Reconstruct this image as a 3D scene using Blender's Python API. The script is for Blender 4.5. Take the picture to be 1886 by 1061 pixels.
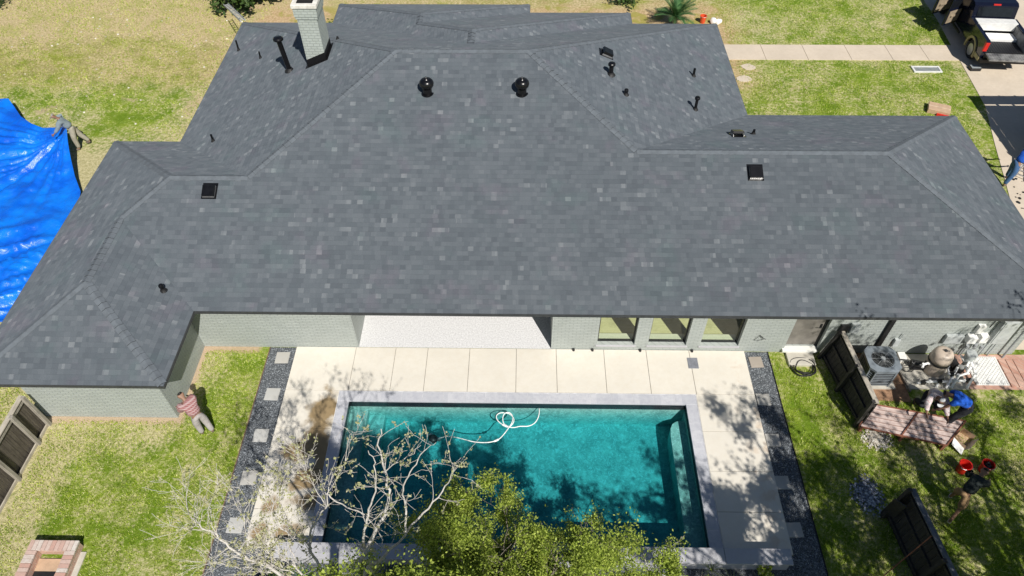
import bpy, bmesh, math, random
import numpy as np
from mathutils import Vector, Matrix, noise as mnoise

for o in list(bpy.data.objects): bpy.data.objects.remove(o)
S = bpy.context.scene
C = S.collection
R = math.radians

# ------------------------------------------------------------------ camera
CAMH = 17.7
PX, PY, F = 943.0, 530.5, 1330.18
a_ = Vector((976-PX, -975-PY, F)).normalized()          # direction "away from the pool" (+Y)
d_ = Vector((953-PX, 1706-PY, F)).normalized()          # straight down
z_ = -d_
x_ = a_.cross(z_).normalized()
a_ = z_.cross(x_).normalized()
RW = Matrix((x_, a_, z_))                               # rows: world axes in camera coords (x right, y down, z fwd)
cam_d = bpy.data.cameras.new('camera')
cam = bpy.data.objects.new('camera', cam_d); C.objects.link(cam)
cam_d.sensor_width = 36; cam_d.lens = F/1886*36; cam_d.clip_end = 600; cam_d.clip_start = .1
right, down, fwd = RW.col[0].copy(), RW.col[1].copy(), RW.col[2].copy()
m = Matrix.Identity(4)
for i in range(3):
    m[i][0] = right[i]; m[i][1] = -down[i]; m[i][2] = -fwd[i]
m[2][3] = CAMH
cam.matrix_world = m
S.camera = cam
def un(px, py, z=0.0):
    """site survey: where the photographed spot (px,py) lies on the level z"""
    d = RW @ Vector((px-PX, py-PY, F)); t = (z-CAMH)/d.z
    return Vector((d.x*t, d.y*t, z))

# ------------------------------------------------------------------ light
SUN_EL, SUN_AZ = 47.5, 25.0      # azimuth from -Y towards +X
w = bpy.data.worlds.new('World'); S.world = w; w.use_nodes = True
nt = w.node_tree; nt.nodes.clear()
sky = nt.nodes.new('ShaderNodeTexSky'); sky.sky_type = 'NISHITA'; sky.sun_disc = False
sky.sun_elevation = R(SUN_EL); sky.sun_rotation = R(180-SUN_AZ)
sky.air_density = 1.0; sky.dust_density = .6; sky.ozone_density = 3.0
bg = nt.nodes.new('ShaderNodeBackground'); bg.inputs[1].default_value = .05
ow = nt.nodes.new('ShaderNodeOutputWorld')
nt.links.new(sky.outputs[0], bg.inputs[0]); nt.links.new(bg.outputs[0], ow.inputs[0])
sd = bpy.data.lights.new('sun', 'SUN'); sd.energy = 5.0; sd.angle = R(.5); sd.color = (1, .955, .88)
so = bpy.data.objects.new('sun', sd); C.objects.link(so)
sv = Vector((math.sin(R(SUN_AZ))*math.cos(R(SUN_EL)), -math.cos(R(SUN_AZ))*math.cos(R(SUN_EL)), math.sin(R(SUN_EL))))
so.rotation_euler = sv.to_track_quat('Z', 'Y').to_euler(); so.location = sv*40
S.view_settings.view_transform = 'Standard'; S.view_settings.look = 'None'
S.view_settings.exposure = 0.08; S.view_settings.gamma = 1
try:
    S.cycles.max_bounces = 6; S.cycles.transparent_max_bounces = 16; S.cycles.caustics_refractive = False
    S.cycles.use_denoising = True
except Exception: pass

# ------------------------------------------------------------------ helpers
def tag(o, label=None, cat=None, group=None, kind=None):
    if label: o['label'] = label
    if cat: o['category'] = cat
    if group: o['group'] = group
    if kind: o['kind'] = kind
    return o
def empty(name, loc=(0, 0, 0), rz=0, label=None, cat=None, group=None):
    o = bpy.data.objects.new(name, None); C.objects.link(o)
    o.empty_display_size = .2; o.location = loc; o.rotation_euler = (0, 0, rz)
    return tag(o, label, cat, group)
def clone(o, parent=None):
    c = o.copy(); C.objects.link(c); c.parent = parent
    for ch in [x for x in bpy.data.objects if x.parent == o and x is not c]: clone(ch, c)
    return c

class MB:
    def __init__(s): s.v = []; s.f = []; s.mi = []; s.uv = {}
    def face(s, pts, mi=0, uv=None):
        n = len(s.v); s.v += [tuple(p) for p in pts]; s.f.append(tuple(range(n, n+len(pts)))); s.mi.append(mi)
        if uv: s.uv[len(s.f)-1] = uv
    def box(s, x0, x1, y0, y1, z0, z1, mi=0, M=None):
        n = len(s.v)
        c = [(x0,y0,z0),(x1,y0,z0),(x1,y1,z0),(x0,y1,z0),(x0,y0,z1),(x1,y0,z1),(x1,y1,z1),(x0,y1,z1)]
        if M is not None: c = [tuple(M @ Vector(p)) for p in c]
        s.v += c
        for f in ((0,3,2,1),(4,5,6,7),(0,1,5,4),(1,2,6,5),(2,3,7,6),(3,0,4,7)):
            s.f.append(tuple(n+i for i in f)); s.mi.append(mi)
    def beam(s, a, b, w, h, mi=0, up=(0,0,1)):
        """rectangular bar from a to b, w wide, h thick along up"""
        a, b, up = Vector(a), Vector(b), Vector(up)
        d = (b-a).normalized(); sx = d.cross(up)
        if sx.length < 1e-4: sx = d.cross(Vector((1,0,0)))
        sx.normalize(); uy = sx.cross(d).normalized()
        n = len(s.v)
        for p in (a, b):
            for i, j in ((-1,-1),(1,-1),(1,1),(-1,1)): s.v.append(tuple(p+sx*i*w/2+uy*j*h/2))
        for f in ((3,2,1,0),(4,5,6,7),(0,1,5,4),(1,2,6,5),(2,3,7,6),(3,0,4,7)):
            s.f.append(tuple(n+i for i in f)); s.mi.append(mi)
    def tube(s, pts, r, n=8, mi=0, cap=True, closed=False):
        pts = [Vector(p) for p in pts]
        rs = r if isinstance(r, (list, tuple)) else [r]*len(pts)
        base = len(s.v); ref = Vector((.3, .2, 1)).normalized()
        for i, p in enumerate(pts):
            if closed: d = pts[(i+1) % len(pts)]-pts[i-1]
            else: d = (pts[min(i+1, len(pts)-1)]-pts[max(i-1, 0)])
            if d.length < 1e-7: d = Vector((0, 0, 1))
            d.normalize(); a = d.cross(ref)
            if a.length < .05: a = d.cross(Vector((1, 0, 0)))
            a.normalize(); b = d.cross(a)
            for k in range(n):
                t = 2*math.pi*k/n; s.v.append(tuple(p+(a*math.cos(t)+b*math.sin(t))*rs[i]))
        L = len(pts)
        for i in range(L if closed else L-1):
            j = (i+1) % L
            for k in range(n):
                k2 = (k+1) % n
                s.f.append((base+i*n+k, base+i*n+k2, base+j*n+k2, base+j*n+k)); s.mi.append(mi)
        if cap and not closed:
            s.f.append(tuple(base+k for k in range(n))[::-1]); s.mi.append(mi)
            s.f.append(tuple(base+(L-1)*n+k for k in range(n))); s.mi.append(mi)
    def lathe(s, prof, n=24, mi=0, c=(0, 0, 0)):
        base = len(s.v)
        for r, z in prof:
            for k in range(n):
                t = 2*math.pi*k/n; s.v.append((c[0]+r*math.cos(t), c[1]+r*math.sin(t), c[2]+z))
        for i in range(len(prof)-1):
            for k in range(n):
                k2 = (k+1) % n
                s.f.append((base+i*n+k, base+i*n+k2, base+(i+1)*n+k2, base+(i+1)*n+k)); s.mi.append(mi)
        s.f.append(tuple(base+k for k in range(n))[::-1]); s.mi.append(mi)
        s.f.append(tuple(base+(len(prof)-1)*n+k for k in range(n))); s.mi.append(mi)
    def blob(s, c, r, rng, mi=0, sq=(1, 1, 1)):
        n = len(s.v); vs = []
        for z, k, o in ((1, 1, 0), (.5, 5, 0), (-.5, 5, .6), (-1, 1, 0)):
            for i in range(k):
                t = 2*math.pi*i/k+o; q = math.sqrt(max(0, 1-z*z)); f = r*rng.uniform(.75, 1.25)
                vs.append((c[0]+f*q*math.cos(t)*sq[0], c[1]+f*q*math.sin(t)*sq[1], c[2]+f*z*sq[2]))
        s.v += vs
        F_ = []
        for i in range(5):
            j = (i+1) % 5
            F_ += [(0, 1+i, 1+j), (1+i, 6+i, 1+j), (6+i, 6+j, 1+j), (6+i, 11, 6+j)]
        for f in F_: s.f.append(tuple(n+i for i in f)); s.mi.append(mi)
    def build(s, name, mats, parent=None, bevel=0, smooth=False, loc=None, label=None):
        me = bpy.data.meshes.new(name)
        vv = s.v
        if loc is not None and parent is None:
            vv = [(p[0]-loc[0], p[1]-loc[1], p[2]-loc[2]) for p in s.v]
        me.from_pydata(vv, [], s.f)
        if not isinstance(mats, (list, tuple)): mats = [mats]
        for m_ in mats: me.materials.append(m_)
        if len(mats) > 1: me.polygons.foreach_set('material_index', s.mi)
        if s.uv:
            ul = me.uv_layers.new(name='UVMap')
            for fi, uv in s.uv.items():
                p = me.polygons[fi]
                for k, li in enumerate(p.loop_indices): ul.data[li].uv = uv[k]
        if smooth: me.polygons.foreach_set('use_smooth', [True]*len(me.polygons))
        me.update()
        o = bpy.data.objects.new(name, me); C.objects.link(o)
        if loc is not None and parent is None: o.location = loc
        if parent: o.parent = parent
        if bevel:
            b = o.modifiers.new('bevel', 'BEVEL'); b.width = bevel; b.segments = 2; b.limit_method = 'ANGLE'
        if label: o['label'] = label
        return o

# ------------------------------------------------------------------ material helpers
class N:
    def __init__(s, name):
        s.m = bpy.data.materials.new(name); s.m.use_nodes = True
        s.t = s.m.node_tree; s.t.nodes.clear()
        s.out = s.t.nodes.new('ShaderNodeOutputMaterial')
        s.b = s.t.nodes.new('ShaderNodeBsdfPrincipled'); s.t.links.new(s.b.outputs[0], s.out.inputs[0])
        s._c = None
    def n(s, ty, **k):
        q = s.t.nodes.new(ty)
        for a, b in k.items(): setattr(q, a, b)
        return q
    def put(s, sock, v):
        if isinstance(v, bpy.types.NodeSocket): s.t.links.new(v, sock)
        elif v is not None:
            if hasattr(sock.default_value, '__len__') and not hasattr(v, '__len__'): v = (v, v, v)
            if hasattr(v, '__len__') and len(v) == 3 and len(sock.default_value) == 4: v = (*v, 1)
            sock.default_value = v
    def co(s, which='Object'):
        if s._c is None: s._c = s.n('ShaderNodeTexCoord')
        return s._c.outputs[which]
    def math(s, op, a, b=None, c=None):
        q = s.n('ShaderNodeMath', operation=op); s.put(q.inputs[0], a)
        if b is not None: s.put(q.inputs[1], b)
        if c is not None: s.put(q.inputs[2], c)
        return q.outputs[0]
    def noise(s, scale, detail=3, rough=.6, vec=None, dist=0):
        q = s.n('ShaderNodeTexNoise'); s.put(q.inputs['Vector'], vec if vec is not None else s.co())
        q.inputs['Scale'].default_value = scale; q.inputs['Detail'].default_value = detail
        q.inputs['Roughness'].default_value = rough; q.inputs['Distortion'].default_value = dist
        return q.outputs['Fac']
    def white(s, vec):
        q = s.n('ShaderNodeTexWhiteNoise', noise_dimensions='3D'); s.put(q.inputs['Vector'], vec); return q.outputs['Value']
    def vor(s, scale, feat='F1', vec=None, out='Distance'):
        q = s.n('ShaderNodeTexVoronoi', feature=feat); s.put(q.inputs['Vector'], vec if vec is not None else s.co())
        q.inputs['Scale'].default_value = scale; return q.outputs[out]
    def mr(s, v, a, b, c=0, d=1, smooth=True):
        q = s.n('ShaderNodeMapRange'); q.interpolation_type = 'SMOOTHSTEP' if smooth else 'LINEAR'
        s.put(q.inputs[0], v)
        for i, x in enumerate((a, b, c, d)): s.put(q.inputs[1+i], x)
        return q.outputs[0]
    def mix(s, f, a, b, mode='MIX'):
        q = s.n('ShaderNodeMix', data_type='RGBA', blend_type=mode); s.put(q.inputs[0], f)
        s.put(q.inputs[6], a); s.put(q.inputs[7], b); return q.outputs[2]
    def sep(s, v):
        q = s.n('ShaderNodeSeparateXYZ'); s.put(q.inputs[0], v); return q.outputs
    def comb(s, x, y, z=0):
        q = s.n('ShaderNodeCombineXYZ'); s.put(q.inputs[0], x); s.put(q.inputs[1], y); s.put(q.inputs[2], z); return q.outputs[0]
    def scale(s, v, k):
        q = s.n('ShaderNodeVectorMath', operation='MULTIPLY'); s.put(q.inputs[0], v); s.put(q.inputs[1], k); return q.outputs[0]
    def bump(s, h, dist=.02, strength=1.0, nrm=None):
        q = s.n('ShaderNodeBump'); q.inputs['Strength'].default_value = strength
        q.inputs['Distance'].default_value = dist; s.put(q.inputs['Height'], h)
        if nrm is not None: s.put(q.inputs['Normal'], nrm)
        return q.outputs[0]
    def ramp(s, f, stops, interp='LINEAR'):
        q = s.n('ShaderNodeValToRGB'); q.color_ramp.interpolation = interp; e = q.color_ramp.elements
        while len(e) < len(stops): e.new(.5)
        for i, (p, c) in enumerate(stops): e[i].position = p; e[i].color = (*c, 1)
        s.put(q.inputs[0], f); return q.outputs[0]
    def fin(s, col, rough=.8, nrm=None, metal=0, spec=None):
        s.put(s.b.inputs['Base Color'], col); s.put(s.b.inputs['Roughness'], rough); s.b.inputs['Metallic'].default_value = metal
        if spec is not None: s.b.inputs['Specular IOR Level'].default_value = spec
        if nrm is not None: s.put(s.b.inputs['Normal'], nrm)
        return s.m

def simple(name, col, rough=.6, metal=0, var=.18, vs=6.0, bump=0, bs=60, spec=None):
    k = N(name); f = k.noise(vs, 4, .65)
    c1 = tuple(min(1, x*(1-var)) for x in col); c2 = tuple(min(1, x*(1+var)) for x in col)
    c = k.mix(k.mr(f, .3, .7), c1, c2)
    return k.fin(c, rough, k.bump(k.noise(bs, 3), bump) if bump else None, metal, spec)

# --- ground cover: lawn with straw patches, bare soil and litter
def m_lawn():
    k = N('lawn')
    P = k.co(); x, y, z = k.sep(P)
    big = k.noise(.33, 4, .6); mid = k.noise(1.3, 4, .65); fin_ = k.noise(9, 5, .75); mic = k.noise(34, 3, .8)
    far = k.mr(y, 18, 22)
    green = k.mix(k.mr(mid, .35, .65), (.19, .31, .02), (.35, .46, .05))
    green = k.mix(k.mr(fin_, .35, .7), k.mix(1, green, (.72, .72, .75), 'MULTIPLY'), green)
    straw = k.mix(k.mr(fin_, .35, .65), (.44, .40, .19), (.70, .63, .37))
    m2 = k.noise(3.6, 4, .7)
    a = k.math('ADD', k.math('MULTIPLY', big, .40), k.math('MULTIPLY', mid, .30))
    a = k.math('ADD', a, k.math('MULTIPLY', m2, .30))
    a = k.math('ADD', a, k.math('MULTIPLY', k.math('SUBTRACT', fin_, .5), .55))
    a = k.math('ADD', a, k.math('MULTIPLY', far, .02))
    # straw belt along the wing wall and beside the left fence, worn front strip
    belt = k.math('MULTIPLY', k.mr(y, 9.0, 10.3), k.mr(x, -9.0, -9.9))
    belt2 = k.math('MULTIPLY', k.mr(x, -11.6, -13.0), k.mr(y, 13.2, 12.4))
    belt3 = k.math('MULTIPLY', k.mr(x, -9.3, -8.3, 1, 0), k.mr(y, 11, 13))
    r3 = k.math('MULTIPLY', k.mr(x, 12.4, 13.6), k.mr(y, 10.0, 8.6))
    for q, g in ((belt, .10), (belt2, .12), (belt3, .10), (r3, .12)):
        a = k.math('ADD', a, k.math('MULTIPLY', q, g))
    # front right lawn: greener
    fr = k.math('MULTIPLY', k.mr(x, 10, 14), k.mr(y, 35, 31))
    a = k.math('SUBTRACT', a, k.math('MULTIPLY', k.math('MULTIPLY', fr, far), .035))
    fl_ = k.math('MULTIPLY', k.math('MULTIPLY', k.mr(x, -12.5, -15), k.mr(y, 21.5, 24)), k.mr(y, 33, 30))
    a = k.math('SUBTRACT', a, k.math('MULTIPLY', k.mr(y, 14, 13), .012))
    a = k.math('SUBTRACT', a, k.math('MULTIPLY', fl_, .22))
    s_ = k.mr(a, .43, .62)
    c = k.mix(s_, green, straw)
    # bright yellow green flecks
    c = k.mix(k.math('MULTIPLY', k.mr(mic, .58, .75), k.math('SUBTRACT', .75, k.math('MULTIPLY', s_, .4))), c, (.42, .46, .12))
    # dark flecks between blades
    c = k.mix(k.math('MULTIPLY', k.mr(mic, .44, .28), .6), c, (.07, .085, .02))
    # bare soil patches
    so_ = k.noise(.62, 5, .7, vec=k.scale(P, (1, 1.25, 1)))
    c = k.mix(k.math('MULTIPLY', k.mr(so_, .60, .69), k.math('ADD', .3, k.math('MULTIPLY', far, .45))), c, (.55, .44, .29))
    # mulch bed along the front of the house
    nb = k.math('MULTIPLY', k.math('SUBTRACT', mid, .5), 3.2)
    sp_ = k.math('MULTIPLY', k.math('MULTIPLY', k.mr(x, -16.5, -13.0), k.mr(x, -11, -11.5)), k.math('MULTIPLY', far, k.mr(k.noise(.55, 4, .7), .50, .60)))
    c = k.mix(k.math('MULTIPLY', sp_, .75), c, (.60, .46, .30))
    yy = k.math('ADD', y, nb); xx = k.math('ADD', x, nb)
    bed = k.math('MULTIPLY', k.math('MULTIPLY', k.mr(yy, 26.0, 28.0), k.mr(yy, 36, 33.5)), k.math('MULTIPLY', k.mr(xx, -13.8, -12.6), k.mr(xx, 11.0, 8.8)))
    bed2 = k.math('MULTIPLY', k.mr(xx, 8.6, 9.6, 1, 0), k.mr(yy, 26.2, 28.2))
    vo = k.vor(9)
    bedc = k.mix(k.mr(fin_, .35, .65), (.50, .33, .17), (.74, .55, .34))
    bedc = k.mix(k.mr(mic, .55, .7), bedc, (.24, .13, .07))
    bedc = k.mix(k.mr(k.noise(.8, 3), .5, .62), bedc, (.42, .36, .10))
    c = k.mix(k.math('MULTIPLY', k.math('MAXIMUM', bed, k.math('MULTIPLY', bed2, .5)), .9), c, bedc)
    # soil strip at the foot of the walls
    ft = k.math('MULTIPLY', k.mr(k.math('ADD', y, k.math('MULTIPLY', nb, .06)), 10.33, 10.5), k.mr(k.math('ADD', x, k.math('MULTIPLY', nb, .05)), -9.5, -9.6))
    ft = k.math('MULTIPLY', ft, k.math('MULTIPLY', k.mr(x, -13.5, -13.3), k.mr(y, 13.4, 13.3)))
    c = k.mix(k.math('MULTIPLY', ft, .9), c, (.62, .47, .33))
    ft2 = k.math('MULTIPLY', k.mr(k.math('ADD', y, k.math('MULTIPLY', nb, .12)), 12.85, 13.0), k.mr(x, -7.9, -8.1))
    ft2 = k.math('MULTIPLY', ft2, k.math('MULTIPLY', k.mr(x, -9.8, -9.7), k.mr(y, 13.4, 13.3)))
    c = k.mix(k.math('MULTIPLY', ft2, .85), c, (.62, .45, .32))
    h = k.math('ADD', k.math('MULTIPLY', fin_, .6), mic)
    return k.fin(c, .95, k.bump(h, .05, .9), spec=.15)

def m_shingle():
    k = N('shingle')
    u, v, _ = k.sep(k.co('UV'))
    row = k.math('FLOOR', k.math('DIVIDE', v, .142))
    rr = k.white(k.comb(row, 3.3, 1.7))
    def cells(wd, seed):
        us = k.math('ADD', k.math('DIVIDE', u, wd), k.math('MULTIPLY', rr, 37.0+seed))
        return k.white(k.comb(k.math('FLOOR', us), row, seed)), us
    a, ua = cells(.165, 1.0); b, ub = cells(.47, 5.0); c_, uc = cells(.10, 9.0); d_n, ud = cells(.98, 12.0)
    t = k.math('ADD', k.math('MULTIPLY', a, .44), k.math('MULTIPLY', b, .22))
    t = k.math('ADD', t, k.math('MULTIPLY', d_n, .14))
    t = k.math('ADD', t, k.math('MULTIPLY', k.noise(.7, 4, .65), .30)); t = k.math('SUBTRACT', t, .08)
    col = k.ramp(t, [(.12, (.081, .096, .113)), (.4, (.099, .116, .134)), (.68, (.117, .134, .153)), (.92, (.146, .163, .181))])
    # bright granule blends on some tabs
    lt = k.math('MULTIPLY', k.math('GREATER_THAN', a, .93), k.math('GREATER_THAN', c_, .25))
    lt = k.math('MULTIPLY', lt, k.mr(k.noise(.8, 3), .38, .58))
    col = k.mix(k.math('MULTIPLY', lt, k.mr(c_, .25, 1, .2, .65)), col, (.21, .228, .245))
    dk = k.math('LESS_THAN', a, .09)
    col = k.mix(k.math('MULTIPLY', dk, .28), col, (.085, .098, .115))
    # faint hue drift, purple to green
    h = k.noise(.9, 3, .6)
    col = k.mix(k.mr(h, .56, .72), col, k.mix(1, col, (1.11, 1.0, 1.04), 'MULTIPLY'))
    col = k.mix(k.mr(h, .44, .30), col, k.mix(1, col, (.96, 1.03, 1.0), 'MULTIPLY'))
    g = k.noise(90, 2, .8, vec=k.co()); col = k.mix(.5, col, k.mix(k.mr(g, .3, .7), k.mix(1, col, (.7, .7, .7), 'MULTIPLY'), k.mix(1, col, (1.3, 1.3, 1.3), 'MULTIPLY')))
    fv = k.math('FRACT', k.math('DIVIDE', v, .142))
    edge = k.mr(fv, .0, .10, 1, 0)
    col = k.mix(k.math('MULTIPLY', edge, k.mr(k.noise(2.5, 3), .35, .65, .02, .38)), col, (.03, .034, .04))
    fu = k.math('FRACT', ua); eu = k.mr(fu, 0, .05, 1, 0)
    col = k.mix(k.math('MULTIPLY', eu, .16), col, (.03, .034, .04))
    k.b.inputs['Diffuse Roughness'].default_value = .6
    ht = k.math('SUBTRACT', k.math('MULTIPLY', k.math('GREATER_THAN', a, .5), .35), fv)
    return k.fin(col, .82, k.bump(ht, .006, .8), spec=.35)

def m_brick(name, c1, c2, mort, axis='x', rough=.75, bw=.22, rh=.075, bstr=.8, dirt=.25):
    k = N(name); x, y, z = k.sep(k.co())
    vec = k.comb(k.math('ADD', x, y), z, 0)
    q = k.n('ShaderNodeTexBrick'); k.put(q.inputs['Vector'], vec); q.inputs['Scale'].default_value = 1
    q.inputs['Brick Width'].default_value = bw; q.inputs['Row Height'].default_value = rh
    q.inputs['Mortar Size'].default_value = .009; q.inputs['Mortar Smooth'].default_value = .3; q.inputs['Bias'].default_value = 0
    k.put(q.inputs['Color1'], c1); k.put(q.inputs['Color2'], c2); k.put(q.inputs['Mortar'], mort)
    c = k.mix(k.mr(k.noise(1.1, 5, .7), .35, .7, 0, dirt), q.outputs['Color'], tuple(v*.62 for v in c1))
    h = k.math('ADD', k.math('MULTIPLY', q.outputs['Fac'], -1.0), k.math('MULTIPLY', k.noise(70, 3), .3))
    return k.fin(c, rough, k.bump(h, .012, bstr))

def m_concrete(name, col, stains=False, seed=0.0, var=.12):
    k = N(name); P = k.co()
    a = k.noise(.9, 5, .65); b = k.noise(7, 5, .7); c = k.noise(60, 2, .8)
    base = k.mix(k.mr(a, .3, .7), tuple(v*(1-var) for v in col), col)
    base = k.mix(k.mr(b, .35, .75, 0, .5), base, tuple(v*(1-var*1.5) for v in (col[0], col[1]*.97, col[2]*.92)))
    base = k.mix(k.mr(c, .6, .75, 0, .25), base, tuple(v*.7 for v in col))
    if stains:
        x, y, z = k.sep(P); n1 = k.noise(1.7, 4, .55); nn = k.math('SUBTRACT', n1, .5)
        tot = None
        for cx, cy, rx, ry in ((-5.65, 10.3, .30, .85), (-5.55, 11.0, .35, .35), (-5.95, 9.6, .42, .35), (-5.6, 8.75, .55, .32), (-5.5, 8.2, .4, .3), (-6.45, 8.05, .16, .22), (-5.9, 7.35, .3, .2), (-6.6, 7.3, .2, .2), (-5.4, 9.2, .2, .6)):
            dx = k.math('DIVIDE', k.math('SUBTRACT', x, cx), rx); dy = k.math('DIVIDE', k.math('SUBTRACT', y, cy), ry)
            d = k.math('SQRT', k.math('ADD', k.math('MULTIPLY', dx, dx), k.math('MULTIPLY', dy, dy)))
            d = k.math('ADD', d, k.math('MULTIPLY', nn, 3.6))
            mk = k.mr(d, 1.55, .62)
            tot = mk if tot is None else k.math('MAXIMUM', tot, mk)
        base = k.mix(k.math('MULTIPLY', tot, .92), base, k.mix(b, (.22, .145, .06), (.33, .23, .105)))
        # rusty scuffs by the right border and faint blotches elsewhere
        rs = k.math('MULTIPLY', k.mr(x, 5.9, 6.5), k.mr(k.noise(2.3, 4), .52, .66))
        base = k.mix(k.math('MULTIPLY', rs, .4), base, (.55, .38, .24))
    h = k.math('ADD', b, k.math('MULTIPLY', c, .4))
    return k.fin(base, .82, k.bump(h, .004, .5), spec=.3)

def m_gravel(name, lo, hi, sc=38, hue=None):
    k = N(name); v = k.vor(sc, 'F1', out='Color'); r = k.sep(v)[0]; d = k.vor(sc)
    c = k.mix(r, lo, hi); c = k.mix(k.mr(d, .35, .7), c, tuple(x*.3 for x in lo))
    c = k.mix(k.mr(k.noise(1.6, 4), .4, .75, 0, .45), c, tuple(x*.8 for x in hi))
    c = k.mix(k.math('GREATER_THAN', r, .95), c, tuple(min(1, x*1.7) for x in hi))
    return k.fin(c, .85, k.bump(k.math('MULTIPLY', d, -1), .025, 1.0), spec=.3)

def m_tile():
    k = N('coping_stone'); x, y, z = k.sep(k.co())
    r = k.white(k.comb(k.math('FLOOR', k.math('DIVIDE', k.math('ADD', x, .3), .61)), k.math('FLOOR', k.math('DIVIDE', y, .61)), 2))
    c = k.mix(r, (.50, .51, .55), (.58, .585, .62))
    c = k.mix(k.mr(k.noise(9, 5, .7), .35, .7, 0, .5), c, (.36, .37, .43))
    return k.fin(c, .7, k.bump(k.noise(50, 3), .004))

def m_wood(name, c1, c2, axis=0, gs=10, rough=.8):
    k = N(name); P = k.co()
    st = [22, 22, 22]; st[axis] = 1.4
    g = k.noise(1, 5, .7, vec=k.scale(P, tuple(st))); f = k.noise(2.2, 4, .7)
    c = k.mix(k.mr(g, .3, .7), c1, c2); c = k.mix(k.mr(f, .4, .75, 0, .5), c, tuple(x*.55 for x in c1))
    return k.fin(c, rough, k.bump(g, .006))

M = {}
M['lawn'] = m_lawn(); M['shingle'] = m_shingle()
M['brick'] = m_brick('painted_brick', (.40, .435, .415), (.44, .475, .455), (.30, .33, .315))
M['chimney_brick'] = m_brick('chimney_brick', (.40, .445, .41), (.44, .485, .455), (.33, .365, .34), bw=.2, rh=.095)
M['redbrick'] = m_brick('old_red_brick', (.50, .27, .20), (.66, .45, .36), (.58, .50, .42), bw=.2, rh=.07, dirt=.5)
M['patio'] = m_concrete('patio_concrete', (.74, .70, .62), stains=True, var=.07)
M['joint'] = simple('dark_joint', (.20, .18, .15), .9)
M['drive'] = m_concrete('drive_concrete', (.66, .57, .46), var=.12)
M['paver'] = m_concrete('paver_concrete', (.50, .49, .46), var=.16)
M['pad'] = m_concrete('pad_concrete', (.60, .57, .50), var=.2)
M['gravel'] = m_gravel('dark_gravel', (.12, .135, .15), (.25, .27, .295), 42)
M['tile'] = m_tile()
M['grout'] = simple('pale_grout', (.66, .66, .68), .9)
M['seat'] = m_concrete('cast_stone', (.50, .50, .53), var=.12)
M['black'] = simple('black_painted_metal', (.006, .006, .007), .28, var=.3)
M['blackmatte'] = simple('black_matte', (.012, .012, .013), .6, var=.3)
M['blackplastic'] = simple('black_plastic', (.02, .02, .022), .45)
M['soffit'] = simple('soffit_paint', (.18, .19, .19), .8)
M['fascia'] = simple('fascia_paint', (.045, .048, .052), .6)
M['cap'] = simple('chimney_crown', (.72, .70, .64), .85, bump=.004)
M['white'] = simple('white_plastic', (.88, .88, .86), .4, var=.05)
M['whitemetal'] = simple('white_metal', (.72, .72, .70), .4, var=.08)
M['grey'] = simple('grey_metal', (.30, .33, .34), .45, var=.12)
M['lightgrey'] = simple('light_grey_metal', (.46, .49, .49), .45, var=.12)
M['alu'] = simple('aluminium', (.62, .62, .62), .35, metal=.8, var=.12)
M['copper'] = simple('aged_copper', (.35, .16, .09), .6, metal=.5)
M['frame'] = simple('dark_window_frame', (.02, .022, .024), .4)
M['fence'] = m_wood('weathered_wood', (.06, .05, .04), (.14, .12, .095), 2)
M['fencepost'] = m_wood('grey_wood', (.26, .235, .20), (.40, .37, .32), 2)
M['fencecap'] = m_wood('pale_cap_wood', (.38, .34, .28), (.56, .51, .43), 1)
M['darkfence'] = m_wood('dark_stained_wood', (.030, .027, .025), (.062, .056, .052), 2)
M['darkfencecap'] = m_wood('dark_stained_cap', (.10, .11, .13), (.18, .19, .22), 1)
M['panelwood'] = m_wood('faded_red_wood', (.55, .41, .37), (.72, .60, .55), 0)
M['panelframe'] = m_wood('red_brown_wood', (.20, .075, .045), (.32, .13, .08), 0)
M['floorwood'] = m_wood('interior_floor', (.64, .61, .38), (.74, .70, .48), 0)
M['plaster'] = simple('interior_plaster', (.30, .29, .25), .9)
M['sill'] = simple('white_sill', (.78, .78, .74), .6, var=.04)
M['porch'] = simple('porch_floor', (.66, .66, .67), .8, var=.16, vs=22, bump=.01, bs=30)
M['tan'] = simple('tan_paint', (.36, .30, .16), .45)
M['filter'] = simple('beige_fibreglass', (.55, .46, .38), .45, var=.06)
M['red'] = simple('red_plastic', (.60, .022, .014), .35, var=.1)
M['orange'] = simple('orange_plastic', (.72, .09, .03), .4, var=.1)
M['cardboard'] = simple('cardboard', (.52, .36, .24), .85, var=.1)
M['bark'] = m_wood('pale_bark', (.44, .41, .38), (.66, .63, .59), 2)
M['bark2'] = m_wood('grey_bark', (.20, .17, .13), (.38, .33, .27), 2)
M['soil'] = simple('bare_soil', (.34, .20, .12), .95, var=.3, bump=.02)
M['rubber'] = simple('rubber', (.015, .015, .015), .8)
M['carpaint'] = simple('black_car_paint', (.006, .008, .02), .12, var=.1)
M['steelgrey'] = simple('galvanised', (.34, .36, .37), .5, var=.15)
M['acgrey'] = simple('ac_grey', (.20, .23, .26), .4, var=.2, vs=4)
M['flash'] = simple('black_flashing', (.004, .004, .005), .5)

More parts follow.
